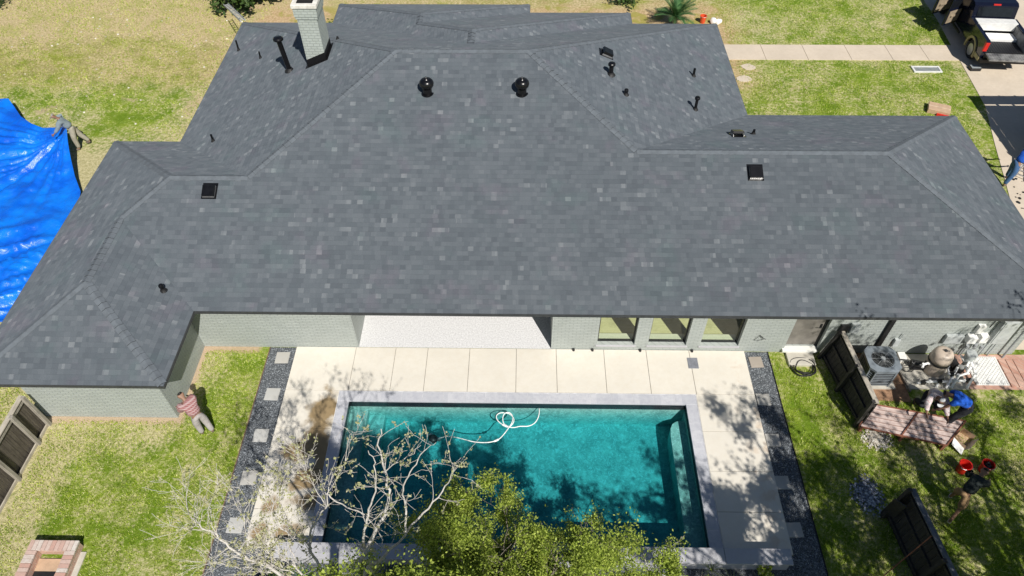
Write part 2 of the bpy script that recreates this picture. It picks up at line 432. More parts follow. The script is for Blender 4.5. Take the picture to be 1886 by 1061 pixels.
def m_glass(name, tint, refl=.06):
    k = N(name)
    t = k.n('ShaderNodeBsdfTransparent'); t.inputs[0].default_value = (*tint, 1)
    g = k.n('ShaderNodeBsdfGlossy'); g.inputs['Roughness'].default_value = .02
    lw = k.n('ShaderNodeLayerWeight'); lw.inputs[0].default_value = .5
    fr = k.math('ADD', k.math('MULTIPLY', k.math('POWER', lw.outputs['Facing'], 5), .9), .045)
    mx = k.n('ShaderNodeMixShader'); k.t.links.new(fr, mx.inputs[0])
    k.t.links.new(t.outputs[0], mx.inputs[1]); k.t.links.new(g.outputs[0], mx.inputs[2]); k.t.links.new(mx.outputs[0], k.out.inputs[0])
    return k.m
M['glass'] = m_glass('window_glass', (.90, .93, .86))
M['darkglass'] = simple('dark_glass', (.01, .012, .016), .06)

def m_water():
    k = N('water')
    t = k.n('ShaderNodeBsdfTransparent'); t.inputs[0].default_value = (.96, .985, .985, 1)
    g = k.n('ShaderNodeBsdfGlossy'); g.inputs['Roughness'].default_value = .04
    bp = k.bump(k.math('ADD', k.noise(3.2, 3, .5, dist=.6), k.math('MULTIPLY', k.noise(14, 2), .3)), .02, .35)
    k.put(g.inputs['Normal'], bp)
    fr = k.n('ShaderNodeFresnel'); fr.inputs[0].default_value = 1.333; k.put(fr.inputs['Normal'], bp)
    mx = k.n('ShaderNodeMixShader'); k.t.links.new(fr.outputs[0], mx.inputs[0])
    k.t.links.new(t.outputs[0], mx.inputs[1]); k.t.links.new(g.outputs[0], mx.inputs[2]); k.t.links.new(mx.outputs[0], k.out.inputs[0])
    va = k.n('ShaderNodeVolumeAbsorption'); va.inputs[0].default_value = (.26, .845, .895, 1); va.inputs[1].default_value = 1.45
    k.t.links.new(va.outputs[0], k.out.inputs['Volume'])
    return k.m
M['water'] = m_water()
def m_plaster_caustics():
    k = N('pool_plaster_caustics'); v = k.noise(1.9, 6, .7, dist=.5); f = k.noise(9, 4, .7, dist=1.5)
    c = k.mix(k.mr(v, .3, .7), (.24, .35, .32), (.47, .60, .53)); c = k.mix(k.mr(f, .48, .66, 0, .65), c, (.66, .80, .76))  # plaster mottling, with rippling caustic light painted in as paler and darker flecks
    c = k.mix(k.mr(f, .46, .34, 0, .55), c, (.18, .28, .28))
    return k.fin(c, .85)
M['plaster_caustics'] = m_plaster_caustics()
M['waterline'] = simple('dark_waterline_tile', (.018, .022, .028), .25)

def m_leaf(name, c1, c2, c3, tr=.35):
    k = N(name); oi = k.n('ShaderNodeNewGeometry')
    r = oi.outputs['Random Per Island']; f = k.noise(1.6, 3)
    c = k.ramp(r, [(0, c1), (.5, c2), (1, c3)]); c = k.mix(k.mr(f, .35, .65, 0, .4), c, tuple(x*.6 for x in c1))
    k.put(k.b.inputs['Base Color'], c); k.b.inputs['Roughness'].default_value = .55; k.b.inputs['Specular IOR Level'].default_value = .25
    t = k.n('ShaderNodeBsdfTranslucent'); k.put(t.inputs[0], c)
    mx = k.n('ShaderNodeMixShader'); mx.inputs[0].default_value = tr
    k.t.links.new(k.b.outputs[0], mx.inputs[1]); k.t.links.new(t.outputs[0], mx.inputs[2]); k.t.links.new(mx.outputs[0], k.out.inputs[0])
    return k.m
M['leaf'] = m_leaf('oak_leaf', (.15, .22, .03), (.36, .46, .06), (.60, .69, .15))
M['darkleaf'] = m_leaf('dark_leaf', (.03, .06, .02), (.07, .13, .03), (.14, .22, .06))
M['bud'] = m_leaf('bud_leaf', (.42, .44, .20), (.55, .55, .30), (.66, .62, .42))
M['palm'] = m_leaf('palm_leaf', (.03, .10, .03), (.07, .18, .06), (.14, .28, .10), .2)
M['grassblade'] = m_leaf('grass_blade', (.22, .37, .02), (.48, .58, .06), (.86, .82, .40), .3)
M['agave'] = m_leaf('agave_leaf', (.20, .24, .16), (.30, .34, .20), (.42, .42, .22), .15)

def sheet(name, pts, z, mat, kind='structure', label=None, cat=None, th=None):
    mb = MB()
    if th:
        n = len(pts)
        mb.face([(p[0], p[1], z) for p in pts])
        for i in range(n):
            a, b = pts[i], pts[(i+1) % n]
            mb.face([(a[0], a[1], z-th), (b[0], b[1], z-th), (b[0], b[1], z), (a[0], a[1], z)])
    else: mb.face([(p[0], p[1], z) for p in pts])
    o = mb.build(name, mat); return tag(o, label, cat, None, kind)

# ================================================================== SETTING
X0, X1, Y0, Y1 = -4.97, 4.68, 6.98, 11.22         # water basin
mb = MB()
B = 140
for (a, b, c, d) in ((-B, X0-.25, -B, B), (X1+.25, B, -B, B), (X0-.25, X1+.25, -B, Y0-.1), (X0-.25, X1+.25, Y1+.25, B)):
    mb.face([(a, c, 0), (b, c, 0), (b, d, 0), (a, d, 0)])
tag(mb.build('lawn_ground', M['lawn']), kind='structure')

# patio slabs with open joints over a dark bed
PZ = .05
mb = MB(); rng = random.Random(4)
def slab(x0, x1, y0, y1): mb.box(x0+.006, x1-.006, y0+.006, y1-.006, .0, PZ)
xs = [-6.88, -5.30, -4.02, -2.98, -1.60, -.10, 1.17, 2.76, 4.12, 5.45, 6.72]
px_ = [642.5, 718.9, 780.5, 860.8, 950, 1026, 1117, 1198, 1280]
xs = [-6.88]+[un(p, 715).x for p in px_]+[6.70]
for a, b in zip(xs[:-1], xs[1:]): slab(a, b, 11.58, 13.14)
yl = [11.58, 10.32, 9.07, 7.95, 6.93]
yr = [11.58, 10.36, 9.16, 8.02, 6.93]
for a, b in zip(yl[:-1], yl[1:]): slab(-6.88, -5.29, b, a)
for a, b in zip(yr[:-1], yr[1:]): slab(5.01, 6.70, b, a)
pt = mb.build('patio', M['patio'], bevel=.004); tag(pt, kind='structure')
mb = MB(); mb.box(-6.86, 6.68, 11.59, 13.13, -.05, .03); mb.box(-6.86, -5.3, 6.94, 11.585, -.05, .03); mb.box(5.02, 6.68, 6.94, 11.585, -.05, .03)
tag(mb.build('patio_bed', M['joint']), kind='structure')

# gravel borders with edging
def strip(x0, x1, y0, y1, nm):
    tag(sheet(nm, [(x0, y0), (x1, y0), (x1, y1), (x0, y1)], .012, M['gravel']))
strip(-7.68, -6.885, 4.5, 13.13, 'gravel_border'); strip(6.705, 7.40, 4.5, 13.13, 'gravel_border')
strip(-6.885, 6.705, 4.5, 6.925, 'gravel_border')
mb = MB(); mb.box(-7.70, -7.68, 4.5, 13.12, 0, .05); tag(mb.build('edging_strip', simple('rust_edging', (.20, .13, .09), .8)), 'rust brown steel edging between left lawn and gravel', 'edging')
mb = MB(); mb.box(7.40, 7.42, 4.5, 13.12, 0, .04); tag(mb.build('edging_strip', M['blackmatte']), 'black steel edging between right lawn and gravel', 'edging')

# loose pebbles on the gravel
mb = MB(); rng = random.Random(8)
for _ in range(5200):
    q = rng.random()
    if q < .45: x, y = rng.uniform(-7.66, -6.9), rng.uniform(5.6, 13.1)
    elif q < .85: x, y = rng.uniform(6.72, 7.38), rng.uniform(5.6, 13.1)
    else: x, y = rng.uniform(-6.8, 6.7), rng.uniform(5.7, 6.5)
    mb.blob((x, y, .014), rng.uniform(.012, .026), rng, sq=(1, 1, .6))
peb = N('pebble'); gi = peb.n('ShaderNodeNewGeometry'); peb.fin(peb.ramp(gi.outputs['Random Per Island'], [(0, (.07, .08, .09)), (.6, (.19, .21, .23)), (.97, (.26, .28, .30)), (1, (.42, .42, .42))]), .8)
M['pebble'] = peb.m
tag(mb.build('loose_gravel', M['pebble']), 'loose dark pebbles along the stepping stone borders', 'gravel', kind='stuff')

# stepping stones
G = 'square stepping stones set in the gravel'
names_l = ['light grey stepping stone in the left border nearest the house wall', 'pale stepping stone in the left border second from the house wall',
           'pale stepping stone in the left border third from the house wall', 'stepping stone in the left border fourth from the house, under bare twigs',
           'stepping stone in the left border farthest from the house, under thick bare branches']
names_r = ['worn brownish stepping stone in the right border nearest the house wall', 'stepping stone in the right border second from the house wall',
           'half sunlit stepping stone in the right border third from the house wall', 'shaded stepping stone in the right border fourth from the house wall',
           'shaded stepping stone in the right border farthest from the house wall']
M['paver_brown'] = m_concrete('paver_brown', (.42, .37, .32), var=.2)
M['paver_pale'] = m_concrete('paver_pale', (.54, .54, .52), var=.15)
for i, (y, l) in enumerate(zip((12.73, 11.43, 10.08, 8.81, 7.5), names_l)):
    mb = MB(); mb.box(-7.43, -7.03, y-.20, y+.20, 0, .045, M=Matrix.Translation((-7.23, y, 0)) @ Matrix.Rotation(R([1.5, -1, .6, 2, -2][i]), 4, 'Z') @ Matrix.Translation((7.23, -y, 0)))
    tag(mb.build('stepping_stone', M['paver'] if i in (0, 3) else M['paver_pale'], bevel=.006, loc=(-7.23, y, 0)), l, 'stepping stone', G)
for i, (x, y, l) in enumerate(zip((6.98, 6.92, 6.90, 6.87, 6.88), (12.74, 11.43, 10.12, 8.86, 7.58), names_r)):
    mb = MB(); mb.box(x-.19, x+.19, y-.19, y+.19, 0, .045, M=Matrix.Translation((x, y, 0)) @ Matrix.Rotation(R([3, 0, -1, 1, 2][i]), 4, 'Z') @ Matrix.Translation((-x, -y, 0)))
    tag(mb.build('stepping_stone', M['paver_brown'] if i == 0 else M['paver'], bevel=.006, loc=(x, y, 0)), l, 'stepping stone', G)
x, y = 3.7, 6.18; mb = MB(); mb.box(x-.3, x+.3, y-.21, y+.24, 0, .05)
tag(mb.build('stepping_stone', M['paver_pale'], bevel=.006, loc=(x, y, 0)), 'wide pale stone slab lying in gravel below the low pool wall', 'stepping stone', G)
x, y = -4.2, 6.15; mb = MB(); mb.box(x-.3, x+.3, y-.25, y+.2, 0, .05)
tag(mb.build('stepping_stone', M['paver_pale'], bevel=.006, loc=(x, y, 0)), 'pale stone slab below the low pool wall, behind the bare tree', 'stepping stone', G)

# porch floor, drive, front walk
sheet('porch_floor', [(-4.978, 13.145), (.868, 13.145), (.868, 17.2), (-4.978, 17.2)], .045, M['porch'])
sheet('drive', [(20.0, 36.5), (19.93, 33.2), (19.72, 31.2), (19.55, 29.3), (19.25, 26.0), (18.55, 23.4), (17.95, 21.0), (17.3, 18.5), (16.9, 15.5), (16.8, 9), (34, 9), (34, 37)], .02, M['drive'], th=.02)
mb = MB()
wx = [9.0, 10.9, 12.8, 14.75, 16.6, 18.2, 19.8]
for a, b in zip(wx[:-1], wx[1:]): mb.box(a+.008, b-.008, 29.52, 30.80, -.02, .03)
tag(mb.build('walk', M['drive'], bevel=.005), kind='structure')
sheet('side_slab', [(14.85, 13.3), (16.2, 13.3), (16.2, 17.5), (14.85, 17.5)], .03, M['drive'])
# beds beside the equipment
sheet('brick_path', [(12.95, 11.86), (14.95, 11.86), (15.2, 12.9), (15.2, 13.12), (12.95, 13.12)], .016, M['redbrick'], label=None)
mb = MB()
for k_ in range(6): mb.box(14.2+(k_ % 3)*.22, 14.4+(k_ % 3)*.22, 11.95+(k_//3)*.5, 12.42+(k_//3)*.5, .017, .05)
tag(mb.build('brick_path_stones', M['redbrick'], bevel=.006), kind='structure')
sheet('equipment_pad', [(11.15, 11.85), (12.94, 11.85), (12.94, 13.1), (11.15, 13.1)], .03, M['pad'], th=.03)
sheet('soil_bed', [(10.05, 11.45), (11.14, 11.4), (11.14, 13.12), (9.2, 13.12), (9.2, 12.7), (10.0, 12.5)], .010, M['soil'])
mb = MB()
for i in range(17):
    for j in range(18):
        if i in (0, 16) or j in (0, 17) or (i+j) % 2 == 0:
            mb.box(13.22+i*.055, 13.22+i*.055+.040, 12.02+j*.055, 12.02+j*.055+.040, .045, .058)
mb.box(13.2, 14.16, 12.0, 13.02, .02, .045)
tag(mb.build('slotted_mat', M['whitemetal']), 'white perforated mat lying on bricks beside the pool pipes', 'mat')

# ================================================================== POOL
pool = empty('swimming_pool', (0, 9, 0), 0, 'rectangular teal swimming pool with grey stone coping in the patio', 'swimming pool')
def P_(mb, name, mat, parent, bevel=0, smooth=False, label=None):
    """build a part whose mesh is written in world metres under an empty placed at parent.location"""
    o = mb.build(name, mat, parent, bevel, smooth, None, label)
    T = Matrix.Translation(parent.location) @ parent.rotation_euler.to_matrix().to_4x4() if parent.type == 'EMPTY' else Matrix.Identity(4)
    if parent.type == 'EMPTY': o.matrix_parent_inverse = T.inverted()
    return o
D = -1.1
mb = MB()
mb.face([(X0, Y0, D), (X1, Y0, D), (X1, Y1, D), (X0, Y1, D)])
mb.face([(X0, Y1, D), (X1, Y1, D), (X1, Y1, -.24), (X0, Y1, -.24)]); mb.face([(X0, Y0, -.24), (X1, Y0, -.24), (X1, Y0, D), (X0, Y0, D)])
mb.face([(X0, Y0, D), (X0, Y1, D), (X0, Y1, -.24), (X0, Y0, -.24)]); mb.face([(X1, Y0, -.24), (X1, Y1, -.24), (X1, Y1, D), (X1, Y0, D)])
P_(mb, 'basin', M['plaster_caustics'], pool)
mb = MB()
for a, b in (((X0, Y1), (X1, Y1)), ((X1, Y1), (X1, Y0)), ((X1, Y0), (X0, Y0)), ((X0, Y0), (X0, Y1))):
    mb.face([(*a, -.239), (*b, -.239), (*b, .0), (*a, .0)])
P_(mb, 'waterline_tile', M['waterline'], pool)
# bench on the right, steps on the left
mb = MB(); bx = 4.22
pts = [(X1-.001, Y1-.25), (X1-.001, Y0+.2), (bx, Y0+.2), (bx, Y1-.75), (bx+.03, Y1-.5), (bx+.1, Y1-.36), (bx+.2, Y1-.29), (bx+.32, Y1-.25)]
pts = pts[::-1]
mb.face([(p[0], p[1], -.42) for p in pts][::-1])
for i in range(len(pts)):
    a, b = pts[i], pts[(i+1) % len(pts)]; mb.face([(*a, D+.001), (*b, D+.001), (*b, -.42), (*a, -.42)][::-1])
P_(mb, 'bench', M['plaster_caustics'], pool)
mb = MB()
for i, (xx, zz) in enumerate(((X0+1.35, -.98), (X0+.95, -.68), (X0+.5, -.38))):
    mb.box(X0+.001*(i+1), xx, Y0+.003*(i+1), Y1-.003*(i+1), D+.002*(i+1), zz)
P_(mb, 'step', M['plaster_caustics'], pool)
# coping: single stones, 12 in wide
mb = MB(); g = .004
x = -5.28
n = 17; L = (4.99+5.28)/n
for i in range(n): mb.box(-5.28+i*L+g, -5.28+(i+1)*L-g, 11.22, 11.54, 0.0, .06)
ny = 7; L = (11.215-6.93)/ny
for i in range(ny):
    mb.box(-5.28+g, -4.965, 6.93+i*L+g, 6.93+(i+1)*L-g, 0.0, .06); mb.box(4.675, 4.99-g, 6.93+i*L+g, 6.93+(i+1)*L-g, 0.0, .06)
P_(mb, 'coping', M['tile'], pool, bevel=.004)
mb = MB(); mb.box(-5.275, 4.985, 11.225, 11.55, -.2, .052); mb.box(-5.275, -4.972, 6.935, 11.224, -.2, .052); mb.box(4.682, 4.985, 6.935, 11.224, -.2, .052)
mb.box(-5.30, 5.005, 11.541, 11.565, 0, .056); mb.box(-5.30, -5.282, 6.93, 11.54, 0, .056); mb.box(4.992, 5.008, 6.93, 11.54, 0, .056)
P_(mb, 'coping_grout', M['grout'], pool)
mb = MB(); mb.box(X0-.02, X1+.02, Y0-.02, Y1+.02, D-.06, -.085)
wo = mb.build('water', M['water']); tag(wo, kind='structure')
# low raised wall on the near side
wl = empty('seat_wall', (0, 6.75, 0), 0, 'low pale stone wall along the near side of the pool', 'low wall')
mb = MB(); mb.box(-5.9, 6.44, 6.58, 6.90, -.05, .40); P_(mb, 'wall_body', M['seat'], wl)
mb = MB(); e = [-5.95, -4.4, -2.8, -1.2, .4, 2.0, 3.45, 4.9, 6.50]
for a, b in zip(e[:-1], e[1:]): mb.box(a+.005, b-.005, 6.54, 6.925, .40, .455)
P_(mb, 'cap_stone', M['seat'], wl, bevel=.006)
mb = MB(); mb.box(X0-.3, X1+.3, 6.901, 6.979, D, .0); P_(mb, 'inner_face', M['waterline'], wl)

# pool cleaner and its hose
hp = [(993,752),(993,762),(990,772),(983,780),(972,785),(958,786),(945,788),(930,784),(918,776),(914,768),(919,762),(928,760),(938,762),(946,771),(945,780),(937,786),(928,780),(926,770),(930,762),(938,760),(944,766),(943,778),(936,790),(928,800),(918,809),(905,814),(890,816),(873,814),(855,808),(838,803),(822,801),(806,803)]
pts = [un(a, b, -.075) for a, b in hp]
sp = []
for i in range(len(pts)-1):
    p0, p1, p2, p3 = pts[max(i-1, 0)], pts[i], pts[i+1], pts[min(i+2, len(pts)-1)]
    for t in (0, .33, .66):
        sp.append(.5*((2*p1)+(-p0+p2)*t+(2*p0-5*p1+4*p2-p3)*t*t+(-p0+3*p1-3*p2+p3)*t**3))
sp.append(pts[-1])
for i, p in enumerate(sp): p.z = -.070+.02*math.sin(i*.5)-(.25*max(0, (i-78)/18)**2 if i > 78 else 0)
hs = empty('pool_hose', sp[0], 0, 'white looped cleaner hose floating on the pool water', 'hose')
mb = MB(); mb.tube(sp, .0135, 8); P_(mb, 'hose', M['white'], hs, smooth=True)
for i in (20, 45, 72):
    mb = MB(); mb.tube([sp[i], sp[i+1], sp[i+2]], .028, 8); P_(mb, 'hose_joint', M['white'], hs)
pc = un(797, 806, -.3)
cl = empty('pool_cleaner', (pc.x, pc.y, -.42), 0, 'dark round pool cleaner under the water at the hose end', 'pool cleaner')
mb = MB(); mb.lathe([(.02, .14), (.10, .13), (.14, .06), (.13, .0)][::-1], 16, c=cl.location); P_(mb, 'cleaner_body', M['blackplastic'], cl, smooth=True)
for k_ in range(3):
    mb = MB(); a = k_*2.1; c = Vector(cl.location)+Vector((.15*math.cos(a), .15*math.sin(a), .03))
    mb.tube([c+Vector((.0, -.03, 0)), c+Vector((0, .03, 0))], .07, 12); P_(mb, 'wheel', M['steelgrey'], cl)

# ================================================================== HOUSE
house = empty('house', (0, 13.15, 0), 0, 'long single storey house of pale painted brick under a grey shingled hip roof', 'house')
ZE, PI_ = 2.45, .427
SL = math.sqrt(1+PI_**2)
comps = [(-11.85, 7.95, 12.53, 28.2), (-5, 15.3, 12.53, 21.8), (-14.15, 0, 12.53, 20.08), (-14.15, -9.05, 10.07, 20.08), (-8.05, 4.45, 14, 29.1), (-8.05, .2, 15, 29.8)]
def zr(x, y):
    b = -9
    for a0, a1, b0, b1 in comps: b = max(b, min(x-a0, a1-x, y-b0, b1-y))
    return ZE+PI_*b
mb = MB()
def rf(ax, c, s, pts):
    P3, UV = [], []
    for p in pts:
        d = (p[ax]-c)*s; P3.append((p[0], p[1], ZE+PI_*d)); UV.append((p[1-ax]+20, d*SL+ .02))
    nrm = (Vector(P3[1])-Vector(P3[0])).cross(Vector(P3[2])-Vector(P3[1]))
    if nrm.z < 0: P3.reverse(); UV.reverse()
    mb.face(P3, 0, UV)
rf(1, 12.53, 1, [(-9.05,12.53),(15.3,12.53),(10.665,17.165),(3.315,17.165),(.115,20.365),(-4.015,20.365),(-8.075,16.305),(-10.375,16.305),(-11.6,15.08)])
rf(0, 15.3, -1, [(15.3,12.53),(15.3,21.8),(10.665,17.165)])
rf(1, 21.8, -1, [(15.3,21.8),(7.95,21.8),(3.315,17.165),(10.665,17.165)])
rf(0, 7.95, -1, [(7.95,21.8),(7.95,28.2),(.115,20.365),(3.315,17.165)])
rf(0, -11.85, 1, [(-11.85,28.2),(-11.85,20.08),(-8.075,16.305),(-4.015,20.365)])
rf(1, 20.08, -1, [(-11.85,20.08),(-14.15,20.08),(-10.375,16.305),(-8.075,16.305)])
rf(0, -14.15, 1, [(-14.15,20.08),(-14.15,10.07),(-11.6,12.62),(-11.6,15.08),(-10.375,16.305)])
rf(1, 10.07, 1, [(-14.15,10.07),(-9.05,10.07),(-11.6,12.62)])
rf(0, -9.05, -1, [(-9.05,10.07),(-9.05,12.53),(-11.6,15.08),(-11.6,12.62)])
rf(0, -8.05, 1, [(-8.05,29.8),(-3.925,25.675),(-3.925,24.975),(-1.8,22.85),(-1.8,21.95),(-8.05,28.2)])
rf(1, 29.8, -1, [(-8.05,29.8),(.2,29.8),(-3.925,25.675)])
rf(0, .2, -1, [(.2,29.8),(.2,29.1),(-3.925,24.975),(-3.925,25.675)])
rf(1, 29.1, -1, [(.2,29.1),(4.45,29.1),(-1.8,22.85),(-3.925,24.975)])
rf(0, 4.45, -1, [(4.45,29.1),(4.45,28.2),(-1.8,21.95),(-1.8,22.85)])
rf(1, 28.2, -1, [(-11.85,28.2),(-8.05,28.2),(-1.8,21.95),(4.45,28.2),(7.95,28.2),(.115,20.365),(-4.015,20.365)])
roof = P_(mb, 'roof', M['shingle'], house)
# overlapping cap shingles on hips and ridges
caps = MB(); rng = random.Random(2)
def capline(a, b, wd=.12):
    a, b = Vector(a), Vector(b); L = (b-a).length; d = (b-a)/L; s = Vector((-d.y, d.x)); n = int(L/.19)
    for i in range(n):
        t0, t1 = i*L/n, (i+1.15)*L/n
        lift0, lift1 = .019+rng.uniform(-.002, .004), .008
        p0, p1 = a+d*t0, a+d*min(t1, L); V = []
        for p, lf in ((p0, lift0), (p1, lift1)):
            for q in (-wd, 0, wd):
                c = p+s*q; V.append((c.x, c.y, (zr(c.x, c.y) if q else zr(p.x, p.y))+lf))
        u0 = rng.uniform(0, 30)
        for j in (0, 1):
            fc = [V[j], V[j+1], V[j+4], V[j+3]]
            nn = (Vector(fc[1])-Vector(fc[0])).cross(Vector(fc[2])-Vector(fc[1]))
            if nn.z < 0: fc.reverse()
            caps.face(fc, 0, [(u0, .06), (u0+.12, .06), (u0+.12, .12), (u0, .12)])
        # butt edge of the cap shingle
        caps.face([V[0], V[1], (V[1][0], V[1][1], V[1][2]-.014), (V[0][0], V[0][1], V[0][2]-.014)], 1, [(0, 0)]*4)
        caps.face([V[1], V[2], (V[2][0], V[2][1], V[2][2]-.014), (V[1][0], V[1][1], V[1][2]-.014)], 1, [(0, 0)]*4)
for a, b in (((15.25,12.58),(10.665,17.165)), ((15.25,21.75),(10.665,17.165)), ((10.665,17.165),(3.315,17.165)), ((3.315,17.165),(.115,20.365)), ((.115,20.365),(-4.015,20.365)),
             ((-8.075,16.305),(-4.015,20.365)), ((-10.375,16.305),(-8.075,16.305)), ((-11.6,15.08),(-10.375,16.305)), ((-14.1,20.03),(-10.375,16.305)), ((-11.6,12.62),(-11.6,15.08)),
             ((-14.1,10.12),(-11.6,12.62)), ((-9.1,10.12),(-11.6,12.62)), ((7.9,28.15),(.115,20.365)), ((-11.8,28.15),(-4.015,20.365)), ((-8.0,29.75),(-3.925,25.675)), ((.15,29.75),(-3.925,25.675)),
             ((-3.925,24.975),(-3.925,25.675)), ((-3.925,24.975),(-1.8,22.85)), ((4.4,29.05),(-1.8,22.85)), ((-1.8,21.95),(-1.8,22.85))): capline(a, b)
P_(caps, 'ridge_cap', [simple('cap_shingle', (.120, .138, .157), .85, var=.14, vs=5, bump=.003, bs=90), M['flash']], roof)
PER = [(-9.05,10.07),(-9.05,12.53),(15.3,12.53),(15.3,21.8),(7.95,21.8),(7.95,28.2),(4.45,28.2),(4.45,29.1),(.2,29.1),(.2,29.8),(-8.05,29.8),(-8.05,28.2),(-11.85,28.2),(-11.85,20.08),(-14.15,20.08),(-14.15,10.07)]
def inset(poly, d):
    out = []; n = len(poly)
    for i in range(n):
        p, q, r = Vector(poly[i-1]), Vector(poly[i]), Vector(poly[(i+1) % n])
        n1 = Vector((-(q-p).y, (q-p).x)).normalized(); n2 = Vector((-(r-q).y, (r-q).x)).normalized()
        out.append(q+(n1+n2)*d)
    return out
mb = MB(); O = inset(PER, -.012); I = inset(PER, .012)
for i in range(len(PER)):
    a, b = O[i], O[(i+1) % len(PER)]
    mb.face([(a.x, a.y, ZE-.11), (b.x, b.y, ZE-.11), (b.x, b.y, ZE-.008), (a.x, a.y, ZE-.008)])
    c, d = I[i], I[(i+1) % len(PER)]
    mb.face([(a.x, a.y, ZE-.008), (b.x, b.y, ZE-.008), (d.x, d.y, ZE-.006), (c.x, c.y, ZE-.006)])
P_(mb, 'fascia', M['fascia'], house)
mb = MB(); mb.face([(p[0], p[1], ZE-.105) for p in PER][::-1]); P_(mb, 'soffit', M['soffit'], house)

ZW = ZE-.108
YW = 13.15
# openings of the long wall: (x0, x1, z0, z1)
W1, W2, W3, DR = (2.24, 3.36, .28, 2.1), (3.76, 4.90, .28, 2.1), (5.32, 6.46, .28, 2.1), (7.86, 8.86, .18, 2.12)
mb = MB()
T_ = .26
def wx(x0, x1, z0=-.05, z1=ZW, y=YW): mb.box(x0, x1, y, y+T_, z0, z1)
wx(-9.72, -4.98)
wx(.87, W1[0]); wx(W1[1], W2[0]); wx(W2[1], W3[0]); wx(W3[1], DR[0]); wx(DR[1], 14.72)
for q in (W1, W2, W3, DR): wx(q[0], q[1], -.05, q[2]); wx(q[0], q[1], q[3], ZW)
mb.box(-4.98-.26, -4.981, YW+T_, 17.2, -.05, ZW)           # porch left wall is faced below
mb.box(-13.47, -9.72, 10.63, 10.63+T_, -.05, ZW)         # wing near wall
mb.box(-9.72-T_, -9.721, 10.63+T_, YW-.001, -.05, ZW)      # wing right wall
mb.box(-13.47, -13.47+T_, 10.63+T_, 19.4, -.05, ZW)
mb.box(.87, .87+T_, YW+T_, 17.2, -.05, ZW)
mb.box(-4.98, .87, 17.2, 17.4, -.05, ZW)
mb.box(14.72-T_, 14.72, YW+T_, 21.1, -.05, ZW); mb.box(7.3, 14.72-T_, 21.1-T_, 21.1, -.05, ZW); mb.box(7.3-T_, 7.3, 21.1-T_, 27.5, -.05, ZW)
mb.box(-11.2, 7.3-T_, 27.5-T_, 27.5, -.05, ZW); mb.box(-11.2, -11.2+T_, 19.4, 27.5-T_, -.05, ZW); mb.box(-13.47, -11.2, 19.4-T_, 19.4, -.05, ZW)
P_(mb, 'wall', M['brick'], house)
# room behind the windows
mb = MB(); mb.face([(1.2, YW+T_, .06), (7.7, YW+T_, .06), (7.7, 18.5, .06), (1.2, 18.5, .06)]); P_(mb, 'room_floor', M['floorwood'], house)
mb = MB(); mb.face([(1.2, 18.5, .0), (7.7, 18.5, .0), (7.7, 18.5, ZW), (1.2, 18.5, ZW)]); mb.face([(7.7, 18.5, 0), (7.7, YW+T_, 0), (7.7, YW+T_, ZW), (7.7, 18.5, ZW)]); mb.face([(1.2, YW+T_, 0), (1.2, 18.5, 0), (1.2, 18.5, ZW), (1.2, YW+T_, ZW)])
P_(mb, 'room_wall', M['plaster'], house)
for wi, q in enumerate((W1, W2, W3)):
    x0, x1, z0, z1 = q
    mb = MB(); f = .045
    mb.box(x0, x0+f, YW+.13, YW+.20, z0, z1); mb.box(x1-f, x1, YW+.13, YW+.20, z0, z1); mb.box(x0+f, x1-f, YW+.13, YW+.20, z0, z0+f); mb.box(x0+f, x1-f, YW+.13, YW+.20, z1-f, z1)
    wf = P_(mb, 'window', M['frame'], house)
    mb = MB(); mb.box(x0+f, x1-f, YW+.158, YW+.164, z0+f, z1-f); P_(mb, 'pane', M['glass'], wf)
    mb = MB(); mb.box(x0-.04, x1+.04, YW-.035, YW+.128, z0-.07, z0-.004); P_(mb, 'sill', M['seat'], wf, bevel=.006)
    mb = MB(); mb.box(x0+.002, x1-.002, YW+.202, YW+.42, z0-.06, z0+.02); P_(mb, 'inner_sill', M['sill'], wf)
# door with step
mb = MB(); mb.box(DR[0]+.06, DR[1]-.06, YW+.14, YW+.185, DR[2]+.02, DR[3]-.06)
dr = P_(mb, 'door', simple('taupe_door', (.20, .185, .165), .5, var=.25, vs=2), house, bevel=.004)
mb = MB(); mb.box(DR[0], DR[0]+.058, YW+.10, YW+.2, DR[2], DR[3]); mb.box(DR[1]-.058, DR[1], YW+.10, YW+.2, DR[2], DR[3]); mb.box(DR[0]+.058, DR[1]-.058, YW+.10, YW+.2, DR[3]-.058, DR[3]); P_(mb, 'door_frame', M['frame'], dr)
mb = MB(); mb.tube([(DR[1]-.14, YW+.14, 1.1), (DR[1]-.14, YW+.07, 1.1), (DR[1]-.25, YW+.07, 1.1)], .012, 6); mb.box(DR[1]-.17, DR[1]-.11, YW+.125, YW+.139, 1.0, 1.2); P_(mb, 'handle', M['blackmatte'], dr)
mb = MB(); mb.box(DR[0]-.06, DR[1]-.02, YW-.1, YW+.1, DR[2]-.08, DR[2]+.01); P_(mb, 'threshold', M['sill'], dr, bevel=.01)
mb = MB(); mb.box(7.92, 8.72, 12.62, YW-.002, -.05, .10); P_(mb, 'door_step', M['pad'], house, bevel=.012)
